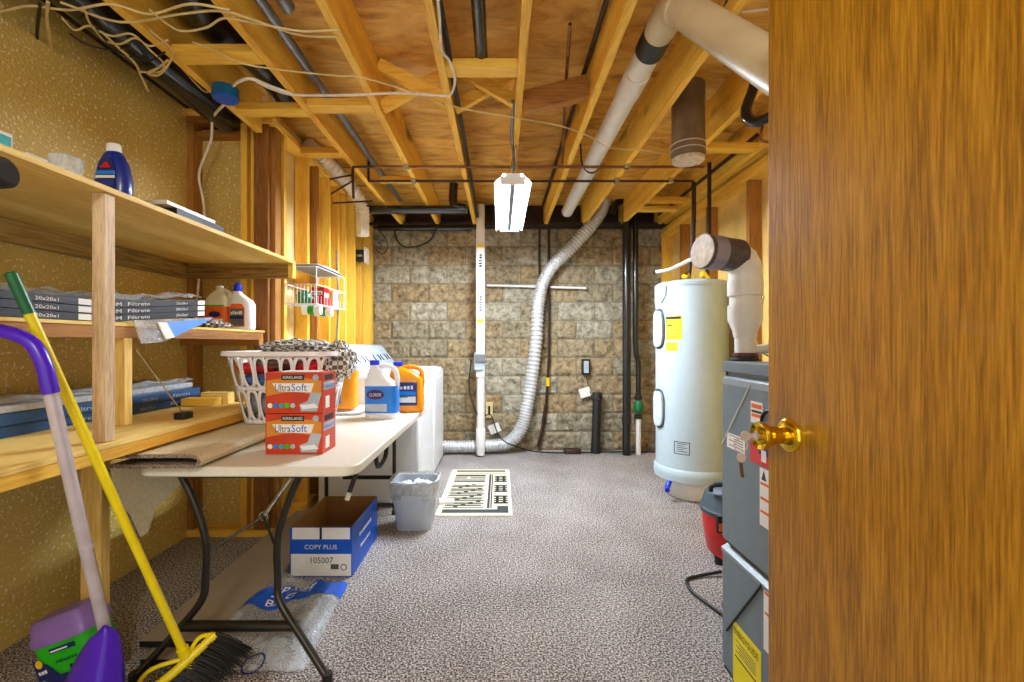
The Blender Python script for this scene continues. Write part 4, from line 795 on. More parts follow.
# carpet remnant folded on the table
t = thing('carpet_remnant', 'folded carpet remnant with pale backing lying over the table left edge', 'carpet', (-1.18, 2.0, .74))
def strip(prof, th, y0, y1, mt_out, mt_in):
    b = MB(); n = len(prof); nrm = []
    for i in range(n):
        d = Vector(prof[min(i + 1, n - 1)]) - Vector(prof[max(i - 1, 0)]); d.normalize(); nrm.append(Vector((-d.y, d.x)))
    A = [Vector(p) + q * th / 2 for p, q in zip(prof, nrm)]; Bp = [Vector(p) - q * th / 2 for p, q in zip(prof, nrm)]
    ys = [y0 + (y1 - y0) * k / 20 for k in range(21)]
    for S_, mt in ((A, mt_out), (Bp, mt_in)):
        b.add([(p.x, y, p.y) for y in ys for p in S_], [(k * n + i, k * n + i + 1, (k + 1) * n + i + 1, (k + 1) * n + i) for k in range(20) for i in range(n - 1)], mt)
    for y in (y0, y1): b.add([(p.x, y, p.y) for p in A + Bp[::-1]], [(i, i + 1, 2 * n - 2 - i, 2 * n - 1 - i) for i in range(n - 1)], 'remnant')
    return b
prof = [(-1.335, .752), (-1.25, .7505), (-1.12, .7505), (-1.055, .752), (-1.037, .758), (-1.031, .768), (-1.037, .780), (-1.06, .787), (-1.12, .788), (-1.25, .786), (-1.335, .783)]
strip(prof, .013, 1.56, 2.9, 'remnant', 'backing').build('folded_layers', t, recalc=False)
b = MB(); fl = [(1.56, .757), (2.2, .757), (2.05, .66), (1.9, .585), (1.82, .555), (1.76, .535), (1.725, .46), (1.69, .455), (1.64, .56), (1.60, .60), (1.57, .68)]
b.prism([(-1.336, y, z) for y, z in fl], (.004, 0, 0), 'backing'); b.prism([(-1.345, y - .008, z - .004) for y, z in fl], (.008, 0, 0), 'remnant'); b.build('hanging_flap', t)
# laundry basket
t = thing('laundry_basket', 'white slotted plastic laundry basket full of clothes on the table', 'basket', (-1.03, 2.27, .796)); bx0, by0, bz = -1.035, 2.27, .797
hb, wx0, wy0, wx1, wy1 = .335, .180, .155, .25, .205
def wallpt(u, v):       # u angle round, v height
    k = v; rx = wx0 + (wx1 - wx0) * k; ry = wy0 + (wy1 - wy0) * k; c, s_ = math.cos(u), math.sin(u); e = 5
    return Vector((bx0 + rx * math.copysign(abs(c) ** (2 / e), c), by0 + ry * math.copysign(abs(s_) ** (2 / e), s_), bz + hb * v))
# arc-length parameter so the slots are even
tab = [wallpt(2 * math.pi * i / 720, .5) for i in range(721)]; cum = [0]
for i in range(720): cum.append(cum[-1] + (tab[i + 1] - tab[i]).length)
def ang(s_):
    s_ = (s_ % 1) * cum[-1]
    import bisect
    i = min(max(bisect.bisect_left(cum, s_), 1), 720); return 2 * math.pi * (i - 1 + (s_ - cum[i - 1]) / (cum[i] - cum[i - 1])) / 720
b = MB(); NC = 26; rows = [(0, .06, None), (.06, .47, 1), (.47, .52, None), (.52, .93, 1), (.93, 1.0, None)]
for v0, v1, hole in rows:
    for c in range(NC):
        if not hole:
            pts = [wallpt(ang((c + f) / NC), v) for v in (v0, v1) for f in (0, .25, .5, .75, 1)]
            b.add(pts, [(i, i + 1, i + 6, i + 5) for i in range(4)], 'bottle_white'); continue
        out_, in_ = [], []
        for i in range(20):
            a = 2 * math.pi * i / 20; cx, sy = math.cos(a), math.sin(a); m_ = max(abs(cx), abs(sy)); ox, oy = cx / m_ / 2 + .5, sy / m_ / 2 + .5
            ix, iy = .5 + .33 * math.copysign(abs(cx) ** .75, cx), .5 + .46 * math.copysign(abs(sy) ** 1.0, sy)
            out_.append(wallpt(ang((c + ox) / NC), v0 + (v1 - v0) * oy)); in_.append(wallpt(ang((c + ix) / NC), v0 + (v1 - v0) * iy))
        b.add(out_ + in_, [(i, (i + 1) % 20, 20 + (i + 1) % 20, 20 + i) for i in range(20)], 'bottle_white')
b.build('basket_wall', t, solid=.004)
b = MB(); P = [wallpt(2 * math.pi * i / 48, 0) for i in range(48)]; b.prism(P, (0, 0, .004), 'bottle_white'); b.build('basket_floor', t)
b = MB(); rp = []
for i in range(64):
    p = wallpt(2 * math.pi * i / 64, 1); q = Vector((p.x - bx0, p.y - by0, 0)); rp.append((p, q.normalized()))
vs = []
for p, q in rp: vs += [p - q * .002 + Vector((0, 0, -.012)), p - q * .002 + Vector((0, 0, .004)), p + q * .022 + Vector((0, 0, .004)), p + q * .026 + Vector((0, 0, -.016)), p + q * .022 + Vector((0, 0, -.016)), p + q * .018 + Vector((0, 0, -.002))]
b.add(vs, [(i * 6 + k, i * 6 + (k + 1) % 6, ((i + 1) % 64) * 6 + (k + 1) % 6, ((i + 1) % 64) * 6 + k) for i in range(64) for k in range(6)], 'bottle_white'); b.build('rim', t)
def cloth(nme, c, r, mt, label, seed, amp=.3, fr=6, sq=.5):
    b = MB(); b.blob(c, r, mt, amp, fr, seed, 64, 34, sq=sq); tag(b.build(nme), label, 'clothes', 'clothes in the laundry basket')
cloth('towel', (-1.035, 2.27, .895), (.168, .146, .075), 'greycloth', 'grey towel at the bottom of the laundry basket', 4, .10)
cloth('jeans', (-1.035, 2.268, 1.00), (.192, .158, .035), 'bluecloth', 'blue denim showing through the basket slots', 5, .12)
cloth('shirt', (-1.145, 2.265, 1.055), (.098, .165, .032), 'redcloth', 'red shirt at the upper left of the laundry basket', 6, .12)
cloth('shirt', (-.895, 2.265, 1.058), (.065, .165, .04), 'redcloth', 'red shirt on the right side of the laundry basket', 16, .12)
cloth('sweater', (-1.02, 2.262, 1.09), (.15, .17, .042), 'brownish', 'brown sweater bulging over the laundry basket', 7, .14)
cloth('blanket', (-1.0, 2.28, 1.15), (.17, .13, .040), 'weave', 'black and white woven cloth heaped on top of the basket', 8, .35, 6, 1)
b = MB(); b.blob((-.79, 2.25, 1.09), (.065, .11, .085), 'weave', .35, 7, 11, 48, 26); tag(b.build('blanket_corner'), 'checked cloth hanging over the right rim of the basket', 'clothes', 'clothes in the laundry basket')
# dryer sheet boxes
def lbox(z, label):
    x0, x1, y0, y1, h = -.915, -.692, 1.775, 1.915, .158; t = thing('dryer_sheet_box', label, 'box', (-.8, 1.85, z), 'red orange boxes of dryer sheets')
    b = MB(); b.box(x0, x1, y0, y1, z, z + h, 'redorange'); b.build('carton', t, bevel=.001)
    b = MB(); f = lambda u, v: (x0 + (x1 - x0) * u, y0, z + h * v); W_ = x1 - x0
    arc = [f(.02, .42)] + [f(.02 + i * .096, .42 + .10 * math.sin(i / 10 * math.pi)) for i in range(1, 10)] + [f(.98, .42), f(.98, .80)] + [f(.98 - i * .096, .80 + .08 * math.sin(i / 10 * math.pi)) for i in range(1, 10)] + [f(.02, .80)]
    b.prism(arc, (0, -.0006, 0), 'gold_print')
    b.prism([f(.2 + .0 * i, .56) for i in range(1)] + [f(.12, .74), f(.85, .74), f(.80, .52), f(.24, .54)], (0, -.0012, 0), 'white_paper')
    b.quad(f(.28, .82), (W_ * .4, 0, 0), (0, 0, h * .13), 'ink', .0012); b.text('KIRKLAND', (x0 + W_ * .31, y0 - .0006, z + h * .85), (1, 0, 0), (0, 0, 1), W_ * .34, h * .07, 'white_paper')
    b.text('Ultra', (x0 + W_ * .17, y0 - .001, z + h * .55), (1, 0, 0), (0, 0, 1), W_ * .27, h * .17, 'navy'); b.text('Soft', (x0 + W_ * .46, y0 - .001, z + h * .55), (1, 0, 0), (0, 0, 1), W_ * .27, h * .18, 'blue')
    for i, mt in enumerate(['white_paper', 'blue_label', 'teal', 'green_lime', 'washer_grey']): b.ell(Vector(f(.08 + i * .1, .19)), (.0095, 0, 0), (0, 0, .0095), mt, .0013)
    b.prism([f(.62, .05), f(.9, .05), f(.98, .5), f(.8, .52), f(.74, .3), f(.6, .22)], (0, -.0014, 0), 'washer_grey'); b.prism([f(.6, .2), f(.86, .24), f(.93, .14), f(.66, .1)], (0, -.0018, 0), 'white')
    b.ell(Vector(f(.88, .88)), (.012, 0, 0), (0, 0, .012), 'washer_grey', .0012)
    b.quad((x1, y0 + .02, z + h * .8), (0, .09, 0), (0, 0, h * .14), 'ink'); b.quad((x1, y0 + .01, z + h * .56), (0, .115, 0), (0, 0, h * .2), 'washer_grey'); b.text('UltraSoft', (x1 + .0006, y0 + .016, z + h * .6), (0, 1, 0), (0, 0, 1), .10, h * .1, 'blue')
    b.quad((x1, y0 + .03, z + h * .1), (0, .04, 0), (0, 0, h * .3), 'white_paper'); b.build('printed_face', t); return t
lbox(.741, 'lower of the two red orange dryer sheet boxes on the table corner'); lbox(.901, 'upper of the two red orange dryer sheet boxes on the table corner')
b = MB(); b.box(-.86, -.72, 1.79, 1.86, 1.06, 1.064, 'white_paper'); tag(b.build('paper_slip'), 'white slip of paper on the upper dryer sheet box', 'paper')
# detergent bottles
def lab_c(b, q, hw, hd, h):
    y = -hd * 1.03; b.ell(q(-hw * .25, y, h * .42), (hw * .55, 0, 0), (0, 0, h * .085), 'maroon', .001); b.ell(q(-hw * .25, y - .001, h * .42), (hw * .48, 0, 0), (0, 0, h * .07), 'navy', .001)
    b.text('CLOROX', q(-hw * .62, y - .0025, h * .39), (1, 0, 0), (0, 0, 1), hw * .74, h * .055, 'white_paper'); b.quad(q(-hw * .85, y, h * .13), (hw * 1.3, 0, 0), (0, 0, h * .13), 'washer_grey')
jug(-.685, 2.65, .741, .185, .125, .335, 'bottle_white', 'white bleach jug with blue label on the table', 'blue_label', 'bluecap', name='bleach_jug', rot=0, handle=1, capx=-.045, textfn=lab_c, lab=(.10, .56), hand_r=.0145, sh=.52)
def lab_d(b, q, hw, hd, h):
    y = -hd * 1.02; b.quad(q(-hw * .72, y, h * .14), (hw * 1.45, 0, 0), (0, 0, h * .46), 'navy', .001); b.quad(q(-hw * .65, y - .001, h * .2), (hw * 1.3, 0, 0), (0, 0, h * .12), 'white_paper', .001)
    b.quad(q(-hw * .65, y - .001, h * .34), (hw * 1.3, 0, 0), (0, 0, h * .08), 'blue_label', .001); b.quad(q(-hw * .65, y - .001, h * .30), (hw * .8, 0, 0), (0, 0, h * .03), 'green_lime', .001); b.dash(q(-hw * .55, y - .0015, h * .46), (1, 0, 0), (0, 0, 1), hw * 1.1, h * .08, 'white_paper', 5)
t = jug(-.59, 2.90, .741, .205, .13, .315, 'detergent', 'orange yellow detergent jug right of the bleach jug', None, 'bluecap', name='detergent_jug', handle=1, capx=-.06, hand_r=.014, sh=.64)
b = MB(); lab_d(b, lambda x, y, z: Vector((-.59 + x, 2.90 + y, .741 + z)), .1, .065, .315); b.build('label', t)
t = jug(-1.03, 2.90, .760, .235, .14, .27, 'detergent', 'orange detergent jug standing behind the dryer sheet boxes', None, 'bluecap', name='detergent_jug', handle=-1, capx=.08, hand_r=.016, sh=.70)
b = MB(); b.quad((-1.10, 2.828, .80), (.11, 0, 0), (0, 0, .07), 'blue_label', .001); b.ell((-1.03, 2.828, .92), (.05, 0, 0), (0, 0, .02), 'navy', .001); b.build('label', t)
b = MB(); b.loft([(0, .14, .12), (.004, .145, .125), (.016, .155, .135), (.016, .148, .128), (.006, .138, .118)], (-.99, 2.86, .741), 'white', e=6, n=40, cap=True); tag(b.build('tray'), 'shallow white tray under the orange detergent jug', 'tray')
b = MB(); b.lathe([(.022, 0), (.028, .05), (.03, .07)], (-.585, 3.06, .741), 'bottle_white'); b.lathe([(.03, .07), (.03, .09)], (-.585, 3.06, .741), 'red'); tag(b.build('measuring_cup'), 'small white cup with red rim behind the orange jug', 'cup')
# ------------------------------------------------------------------ bin, mat, copy box
t = thing('waste_bin', 'small frosted white waste bin with liner beside the doormat', 'bin', (-.545, 2.93, 0)); o = (-.545, 2.93, 0)
b = MB(); b.loft([(0, .105, .085), (.006, .11, .09), (.30, .145, .12), (.30, .138, .113), (.01, .10, .08)], o, 'bin', e=5, n=40, cap=False); b.loft([(.0, .108, .088), (.004, .108, .088)], o, 'bin', e=5, n=40); b.build('bin_body', t)
b = MB(); b.loft([(.295, .15, .125), (.312, .158, .133), (.316, .150, .125), (.2, .135, .108)], o, 'bag', e=4, n=48, cap=False)
vs = len(b.v); b.v = [v + Vector((0, 0, .012 * noise.noise(v * 30))) + Vector((.008 * noise.noise(v * 21), .008 * noise.noise(v * 23), 0)) for v in b.v]; b.loft([(.20, .147, .122), (.30, .152, .127)], o, 'bag', e=4, n=48, cap=False); b.build('liner', t)
b = MB(); b.tube([(-.64, 2.80, .245), (-.64, 2.795, .20), (-.45, 2.795, .20), (-.45, 2.80, .245)], .004, 'bin', 6, smooth=False); b.box(-.61, -.48, 2.795, 2.82, .19, .235, 'bin'); b.build('grip', t, bevel=.003)
for k, (x, y) in enumerate([(-.59, 2.9), (-.52, 2.93), (-.47, 2.9)]):
    b = MB(); b.blob((x, y, .27), (.035, .035, .026), 'white_paper', .5, 9, k, 24, 14); tag(b.build('tissue'), ['left', 'middle', 'right'][k] + ' crumpled white tissue in the waste bin', 'tissue', 'tissues in the bin')
t = thing('doormat', 'cream and charcoal doormat with barred lettering on the carpet', 'doormat', (-.17, 3.6, 0)); mx0, mx1, my0, my1 = -.44, .085, 3.08, 4.2
b = MB(); b.prism(rrect(mx0, mx1, my0, my1, .02, .0), (0, 0, .008), 'mat_cream'); b.build('mat_base', t)
b = MB(); W_, L_ = mx1 - mx0, my1 - my0
def mr(u0, u1, v0, v1): b.box(mx0 + W_ * u0, mx0 + W_ * u1, my0 + L_ * v0, my0 + L_ * v1, .0079, .0087, 'mat_dark')
mr(.07, .95, .04, .10); mr(.80, .95, .10, .16); mr(.09, .93, .93, .97); mr(.66, .695, .12, .86); mr(.705, .725, .12, .86)
for i in range(15): v = .125 + i * .032; mr(.07 + .015 * (i % 3), .61 - .03 * (i % 2), v, v + (.021 if i % 3 else .014)); mr(.2 + .1 * (i % 4), .26 + .1 * (i % 4), v, v + .032)
mr(.1, .6, .66, .70); mr(.1, .6, .72, .74); mr(.1, .3, .755, .78); mr(.35, .6, .755, .78); mr(.1, .6, .80, .85); mr(.12, .93, .885, .90)
for v in (.20, .43, .66): mr(.75, .95, v, v + .035); mr(.75, .95, v + .05, v + .075); mr(.75, .95, v + .09, v + .115); mr(.75, .95, v + .13, v + .16); mr(.78, .82, v, v + .16); mr(.88, .92, v, v + .16)
b.build('mat_print', t)
b = MB(); b.prism([(-.44, 3.28, .009), (-.33, 3.30, .009), (-.34, 3.36, .009), (-.45, 3.37, .009)], (0, 0, .02), 'white_paper'); tag(b.build('paper_slip', bevel=.004), 'white folded paper at the left edge of the doormat', 'paper')
t = thing('paper_box', 'blue and white open copy paper carton on the carpet under the table', 'box', (-.9, 2.5, 0)); x0, x1, y0, y1, h, w_ = -1.055, -.744, 2.285, 2.75, .25, .004
b = MB(); b.box(x0, x1, y0, y1, 0.0, w_, 'cardboard')
for a in ((x0, x1, y0, y0 + w_), (x0, x1, y1 - w_, y1), (x0, x0 + w_, y0 + w_, y1 - w_), (x1 - w_, x1, y0 + w_, y1 - w_)): b.box(*a, w_, h, 'cardboard')
b.build('carton', t)
b = MB(); b.box(x0, x1, y0 - .001, y0, 0, h, 'blue'); b.box(x1, x1 + .001, y0 - .001, y1, 0, h, 'blue'); W_ = x1 - x0
b.quad((x0 + .012, y0 - .001, h * .76), (W_ * .44, 0, 0), (0, 0, h * .23), 'white_paper'); b.quad((x0 + W_ * .52, y0 - .001, h * .76), (W_ * .45, 0, 0), (0, 0, h * .23), 'white_paper'); b.box(x0 + W_ * .485, x0 + W_ * .515, y0 - .002, y0, h * .76, h, 'ink')
b.quad((x0 + .006, y0 - .001, .006), (W_ * .97, 0, 0), (0, 0, h * .44), 'white_paper'); b.text('COPY PLUS', (x0 + W_ * .24, y0 - .001, h * .56), (1, 0, 0), (0, 0, 1), W_ * .52, h * .09, 'white_paper')
b.text('105007', (x0 + W_ * .34, y0 - .002, h * .28), (1, 0, 0), (0, 0, 1), W_ * .36, h * .12, 'ink', .001); b.quad((x0 + W_ * .66, y0 - .0018, h * .16), (W_ * .13, 0, 0), (0, 0, h * .1), 'ink_soft')
b.ell((x0 + W_ * .87, y0 - .0018, h * .2), (.016, 0, 0), (0, 0, .016), 'ink'); b.ell((x0 + W_ * .87, y0 - .0026, h * .2), (.012, 0, 0), (0, 0, .012), 'white_paper')
b.dash((x1 + .001, y0 + .12, h * .62), (0, 1, 0), (0, 0, 1), .22, .02, 'white_paper', 8); b.dash((x1 + .001, y0 + .14, h * .35), (0, 1, 0), (0, 0, 1), .18, .016, 'white_paper', 8); b.build('printed_sides', t)
# flat board and storage bag under the table
b = MB(); b.box(-1.365, -1.075, 1.72, 3.05, .026, .050, 'flat_board'); b.box(-1.362, -1.075, 1.718, 1.7195, .026, .048, 'ink'); tag(b.build('fibreboard_panel'), 'upper taupe board lying on the carpet under the table', 'board', 'boards under the table')
b = MB(); b.box(-1.31, -1.085, 1.655, 3.0, .0, .025, 'flat_board'); b.box(-1.307, -1.085, 1.653, 1.6545, .0, .024, 'ink'); tag(b.build('fibreboard_panel'), 'lower taupe board lying on the carpet under the table', 'board', 'boards under the table')
t = thing('storage_bag', 'clear crinkled vacuum storage bag with a blue band under the table', 'bag', (-.9, 2.0, .06)); vs = []; nu, nvv = 40, 40
cor = [Vector((-1.13, 1.63, 0)), Vector((-.70, 1.62, 0)), Vector((-.735, 2.22, 0)), Vector((-1.07, 2.24, 0))]
def bagpt(u, v, k=0):
    p = (cor[0] * (1 - u) + cor[1] * u) * (1 - v) + (cor[3] * (1 - u) + cor[2] * u) * v
    e = min(u, 1 - u, v, 1 - v); base = .006 + .046 * min(1, max(0, (p.y - 1.64) / .1)) * min(1, max(0, 1 - (p.x + 1.06) / .1)) + .012 * min(1, e * 8)
    hgt = base + .06 * min(1, e * 6) * (.55 + .5 * noise.noise(Vector((u * 5, v * 5, 1)))) + .008 * noise.noise(Vector((u * 19, v * 17, 4))) * min(1, e * 12)
    return Vector((p.x + .012 * noise.noise(Vector((0, v * 6, 3))), p.y + .012 * noise.noise(Vector((u * 6, 0, 8))), hgt + k))
b = MB(); b.add([bagpt(i / nu, j / nvv) for j in range(nvv + 1) for i in range(nu + 1)], [(j * (nu + 1) + i, j * (nu + 1) + i + 1, (j + 1) * (nu + 1) + i + 1, (j + 1) * (nu + 1) + i) for j in range(nvv) for i in range(nu)], 'film'); b.build('bag_skin', t, solid=.001)
b = MB(); n1, n2 = 30, 8; b.add([bagpt(.05 + .95 * i / n1, .40 + .36 * i / n1 + .21 * j / n2, .003) for j in range(n2 + 1) for i in range(n1 + 1)], [(j * (n1 + 1) + i, j * (n1 + 1) + i + 1, (j + 1) * (n1 + 1) + i + 1, (j + 1) * (n1 + 1) + i) for j in range(n2) for i in range(n1)], 'blue'); bd = b.build('blue_band', t)
b = MB()
for word, v0 in (('SPACE', .50), ('BAG', .42)):
    k0 = len(b.v); b.text(word, (0, 0, 0), (1, 0, 0), (0, 1, 0), 1, 1, 'white_paper', 0); wid, ht = (.40, .08) if word == 'SPACE' else (.26, .055)
    b.v[k0:] = [bagpt(.26 + v.x * wid, v0 + (.26 + v.x * wid) * .36 + v.y * ht, .006) for v in b.v[k0:]]
b.build('lettering', bd)
b = MB(); b.add([bagpt(.55 + .09 * math.cos(i * math.pi / 8) * r, .03 + .06 * math.sin(i * math.pi / 8) * r, .004) for i in range(17) for r in (.85, 1)], [(2 * i, 2 * i + 1, 2 * i + 3, 2 * i + 2) for i in range(16)], 'navy'); b.build('printed_ring', t)
# ------------------------------------------------------------------ broom, dustpan, wipes tub
t = thing('broom', 'yellow angle broom with green handle tip and black bristles', 'broom', (-1.03, 1.5, 0)); B0, B1 = Vector((-1.03, 1.5, .13)), Vector((-1.256, 1.167, 1.357)); dd = (B0 - B1).normalized()
b = MB(); b.tube([B1 - dd * -.10, B0], .0125, 'broom_yellow', 14, smooth=False); b.build('handle', t)
b = MB(); b.tube([B1, B1 + dd * .004, B1 + dd * .02, B1 + dd * .11], [.010, .0135, .0135, .0135], 'green_dk', 14, k=3); b.build('grip', t)
A_, Bq = Vector((-.985, 1.555, .175)), Vector((-1.15, 1.40, .05)); mid = (A_ + Bq) / 2
b = MB(); b.tube([B0 - dd * .05, B0 + dd * .035], .0175, 'broom_yellow', 14, smooth=False)
b.tube([B0 - dd * .01, B0 * .4 + A_ * .6 + Vector((-.01, 0, .025)), A_ + Vector((.012, 0, .004))], .007, 'broom_yellow', 8); b.tube([B0 - dd * .01, B0 * .5 + Bq * .5 + Vector((-.035, 0, .035)), Bq], .007, 'broom_yellow', 8)
b.tube([A_ + Vector((.012, 0, .004)), mid + Vector((.016, -.01, .0)), Bq], .0145, 'broom_yellow', 10); b.build('broom_frame', t)
b = MB(); nrmb = Vector((.55, .15, -.55)).normalized(); T0 = Vector((-.895, 1.60, .085)); T1 = Vector((-1.06, 1.42, .004))
for i in range(520):
    u = random.random(); w_ = Vector((random.uniform(-.014, .014), random.uniform(-.016, .016), random.uniform(-.012, .012)))
    p = A_.lerp(Bq, u) + w_; q = T0.lerp(T1, u) + w_ * 2.2; q.z = max(q.z, .003); b.tube([p, p.lerp(q, .5) + Vector((0, 0, .006)), q], [.0026, .0022, .0012], 'bristle', 4, k=2)
o = b.build('bristles', t); o['kind'] = 'stuff'
t = thing('long_dustpan', 'purple upright dustpan with bent purple grip and pale tube handle', 'dustpan', (-1.15, 1.32, 0))
b = MB(); b.tube([(-1.45, 1.13, 1.222), (-1.34, 1.15, 1.213), (-1.26, 1.16, 1.203), (-1.205, 1.17, 1.175), (-1.178, 1.175, 1.12), (-1.168, 1.18, 1.06), (-1.166, 1.182, 1.045)], [.0175, .0175, .0175, .0175, .0175, .0185, .0185], 'purple', 16); b.build('bent_grip', t)
b = MB(); b.tube([(-1.168, 1.18, 1.06), (-1.158, 1.25, .70), (-1.15, 1.32, .36), (-1.149, 1.33, .30)], .0155, 'tube_grey', 16, k=4); b.tube([(-1.1545, 1.268, .61), (-1.1540, 1.272, .60)], .0167, 'tube_grey', 16, smooth=False); b.build('tube', t)
b = MB(); vs = []; nu, nvv = 16, 14
for j in range(nvv + 1):
    v = j / nvv; z = .378 * (1 - v) + .004; hw = .012 + .185 * (v ** .5)
    for i in range(nu + 1):
        u = i / nu * 2 - 1; vs.append((-1.112 + u * hw * (1.0 if u < 0 else .28), 1.30 - .10 * (v ** 1.2) + .10 * abs(u) ** 2.2 * (v ** .5) * .9 - .02, z - (.03 * abs(u) ** 2 * (1 - v) if u < 0 else 0)))
b.add(vs, [(j * (nu + 1) + i, j * (nu + 1) + i + 1, (j + 1) * (nu + 1) + i + 1, (j + 1) * (nu + 1) + i) for j in range(nvv) for i in range(nu)], 'purple'); b.build('pan', t, solid=.005)
tc = Vector((-1.455, 1.58, .0)); ca, sa = math.cos(R(20)), math.sin(R(20))
t = thing('wipes_tub', 'tilted green tub of cleaning cloths with a lavender lid', 'tub', tc)
def tl(b):   # roll the tub onto its lower corner
    b.v = [tc + Vector(((v.x + .09) * ca - v.z * sa - .06, v.y, (v.x + .095) * sa + v.z * ca + .002)) for v in b.v]; return b
b = MB(); b.loft([(0, .090, .055), (.01, .095, .06), (.155, .098, .063)], (0, 0, 0), 'green_lime', e=5, n=40); tl(b).build('tub_body', t)
b = MB(); b.loft([(.0, .0965, .0615), (.02, .097, .062), (.045, .0975, .0625)], (0, 0, 0), 'navy', e=5, n=40); tl(b).build('base_band', t)
b = MB(); b.loft([(.15, .104, .068), (.175, .104, .068), (.182, .099, .064), (.218, .094, .058), (.23, .082, .048)], (0, 0, 0), 'lavender', e=5, n=40); tl(b).build('lid', t)
b = MB(); b.quad((-.03, -.0635, .12), (.09, 0, 0), (0, 0, .016), 'navy', .001); b.quad((-.026, -.065, .124), (.06, 0, 0), (0, 0, .005), 'white_paper', .0005); b.dash((-.02, -.0642, .085), (1, 0, 0), (0, 0, 1), .075, .010, 'green_dk', 8)
b.prism([(-.094, -.0635, .045), (-.02, -.0635, .045), (-.05, -.0635, .09), (-.094, -.0635, .12)], (0, -.001, 0), 'navy'); b.dash((.02, -.064, .052), (1, 0, 0), (0, 0, 1), .03, .018, 'ink', 2); b.ell((-.075, -.065, .10), (.012, 0, 0), (0, 0, .014), 'amber', .001)
b.dash((-.085, -.0655, .065), (1, 0, 0), (0, 0, 1), .03, .012, 'white_paper', 3); tl(b).build('label', t)
# ------------------------------------------------------------------ water heater
hc = Vector((1.493, 3.55, 0)); r = .264
t = thing('water_heater', 'tall pale white cylindrical water heater beside the right stud wall', 'water heater', hc)
b = MB(); b.lathe([(r, .235), (r, 1.60), (r - .004, 1.615)], hc, 'tank', n=72); b.build('tank_body', t)
b = MB(); b.lathe([(r + .012, .15), (r + .016, .19), (r + .014, .225), (r + .002, .24)], hc, 'tank', n=72); b.build('base_ring', t)
b = MB(); b.lathe([(.18, 0), (.18, .15)], hc, 'pvc', n=40); b.build('stand', t)
b = MB(); b.lathe([(r + .004, 1.60), (r + .006, 1.625), (r - .012, 1.64), (.2, 1.65), (.03, 1.655)], hc, 'tank', n=72); b.build('top_cap', t)
def pa(p):
    return min((R(q / 4) for q in range(-300, 300)), key=lambda a: abs(500 + (hc.x + math.sin(a) * r) * F / (hc.y - math.cos(a) * r) - p))
def patch(b, px0, px1, z0, z1, mt, rr, n=10, oval=False):
    a0, a1 = pa(px0), pa(px1)
    if oval:
        vs = [];k = 28; am, aw = (a0 + a1) / 2, (a1 - a0) / 2; zm, zh = (z0 + z1) / 2, (z1 - z0) / 2
        for ring in (rr, r - .002):
            for i in range(k):
                q = 2 * math.pi * i / k; c, s_ = math.cos(q), math.sin(q); a = am + aw * math.copysign(abs(c) ** .7, c); z = zm + zh * math.copysign(abs(s_) ** .6, s_)
                vs.append(hc + Vector((math.sin(a) * ring, -math.cos(a) * ring, z)))
        b.add(vs, [list(range(k))] + [(i, (i + 1) % k, k + (i + 1) % k, k + i) for i in range(k)], mt); return b
    vs = []
    for i in range(n + 1):
        a = a0 + (a1 - a0) * i / n
        for z in (z0, z1): vs.append(hc + Vector((math.sin(a) * rr, -math.cos(a) * rr, z)))
    return b.add(vs, [(2 * i, 2 * i + 2, 2 * i + 3, 2 * i + 1) for i in range(n)], mt)
for z0, z1 in ((1.14, 1.43), (.53, .81)):
    b = MB(); a = R(-84)
    def ring(rr, k, mt):
        vs = []; n = 32
        for dep in (rr, r - .004):
            for i in range(n):
                q = 2 * math.pi * i / n; c, s_ = math.cos(q), math.sin(q); aa = a + .27 * k * math.copysign(abs(c) ** .7, c); z = (z0 + z1) / 2 + (z1 - z0) / 2 * k * math.copysign(abs(s_) ** .6, s_)
                vs.append(hc + Vector((math.sin(aa) * dep, -math.cos(aa) * dep, z)))
        b.add(vs, [list(range(n))] + [(i, (i + 1) % n, n + (i + 1) % n, n + i) for i in range(n)], mt)
    ring(r + .006, 1.08, 'gasket'); ring(r + .022, .95, 'tank_trim'); b.build('element_cover', t)
b = MB(); a = R(-80); vs = []
for dep in (r + .012, r - .01):
    for dz, da in ((0, -.28), (.0, .1), (.06, .28), (.13, .28), (.13, -.28)): vs.append(hc + Vector((math.sin(a + da) * dep, -math.cos(a + da) * dep, 1.48 + dz)))
b.add(vs, [(0, 1, 2, 3, 4)] + [(i, (i + 1) % 5, 5 + (i + 1) % 5, 5 + i) for i in range(5)], 'tank_trim'); b.build('badge', t)
b = MB(); patch(b, 666, 682, 1.20, 1.38, 'yellow', r + .002); patch(b, 666, 681, 1.352, 1.372, 'ink', r + .003); patch(b, 667, 672, 1.30, 1.31, 'ink', r + .003)
for z in (1.28, 1.255, 1.23): patch(b, 668, 679, z, z + .004, 'ink_soft', r + .003)
b.build('energy_label', t); b = MB(); patch(b, 666, 677.5, 1.115, 1.18, 'amber', r + .002); b.build('caution_label', t)
b = MB(); patch(b, 674, 690, .355, .45, 'ink_soft', r + .0015); patch(b, 675, 689, .362, .443, 'tank', r + .0025)
for k in range(5): patch(b, 677, 687 - (k % 2) * 3, .375 + k * .014, .381 + k * .014, 'ink_soft', r + .003)
b.build('rating_plate', t)
b = MB(); b.tube([hc + Vector((-.22, -.14, .14)), hc + Vector((-.25, -.17, .10)), hc + Vector((-.26, -.2, .09))], .018, 'bluecap', 10); b.build('drain_valve', t)
b = MB(); b.tube([(1.47, 3.55, 1.64), (1.44, 3.5, 1.70), (1.40, 3.46, 1.68)], .02, 'brass', 10); b.tube([(1.55, 3.5, 1.64), (1.56, 3.5, 1.71), (1.6, 3.48, 1.66)], .018, 'amber', 10); b.build('fittings', t)
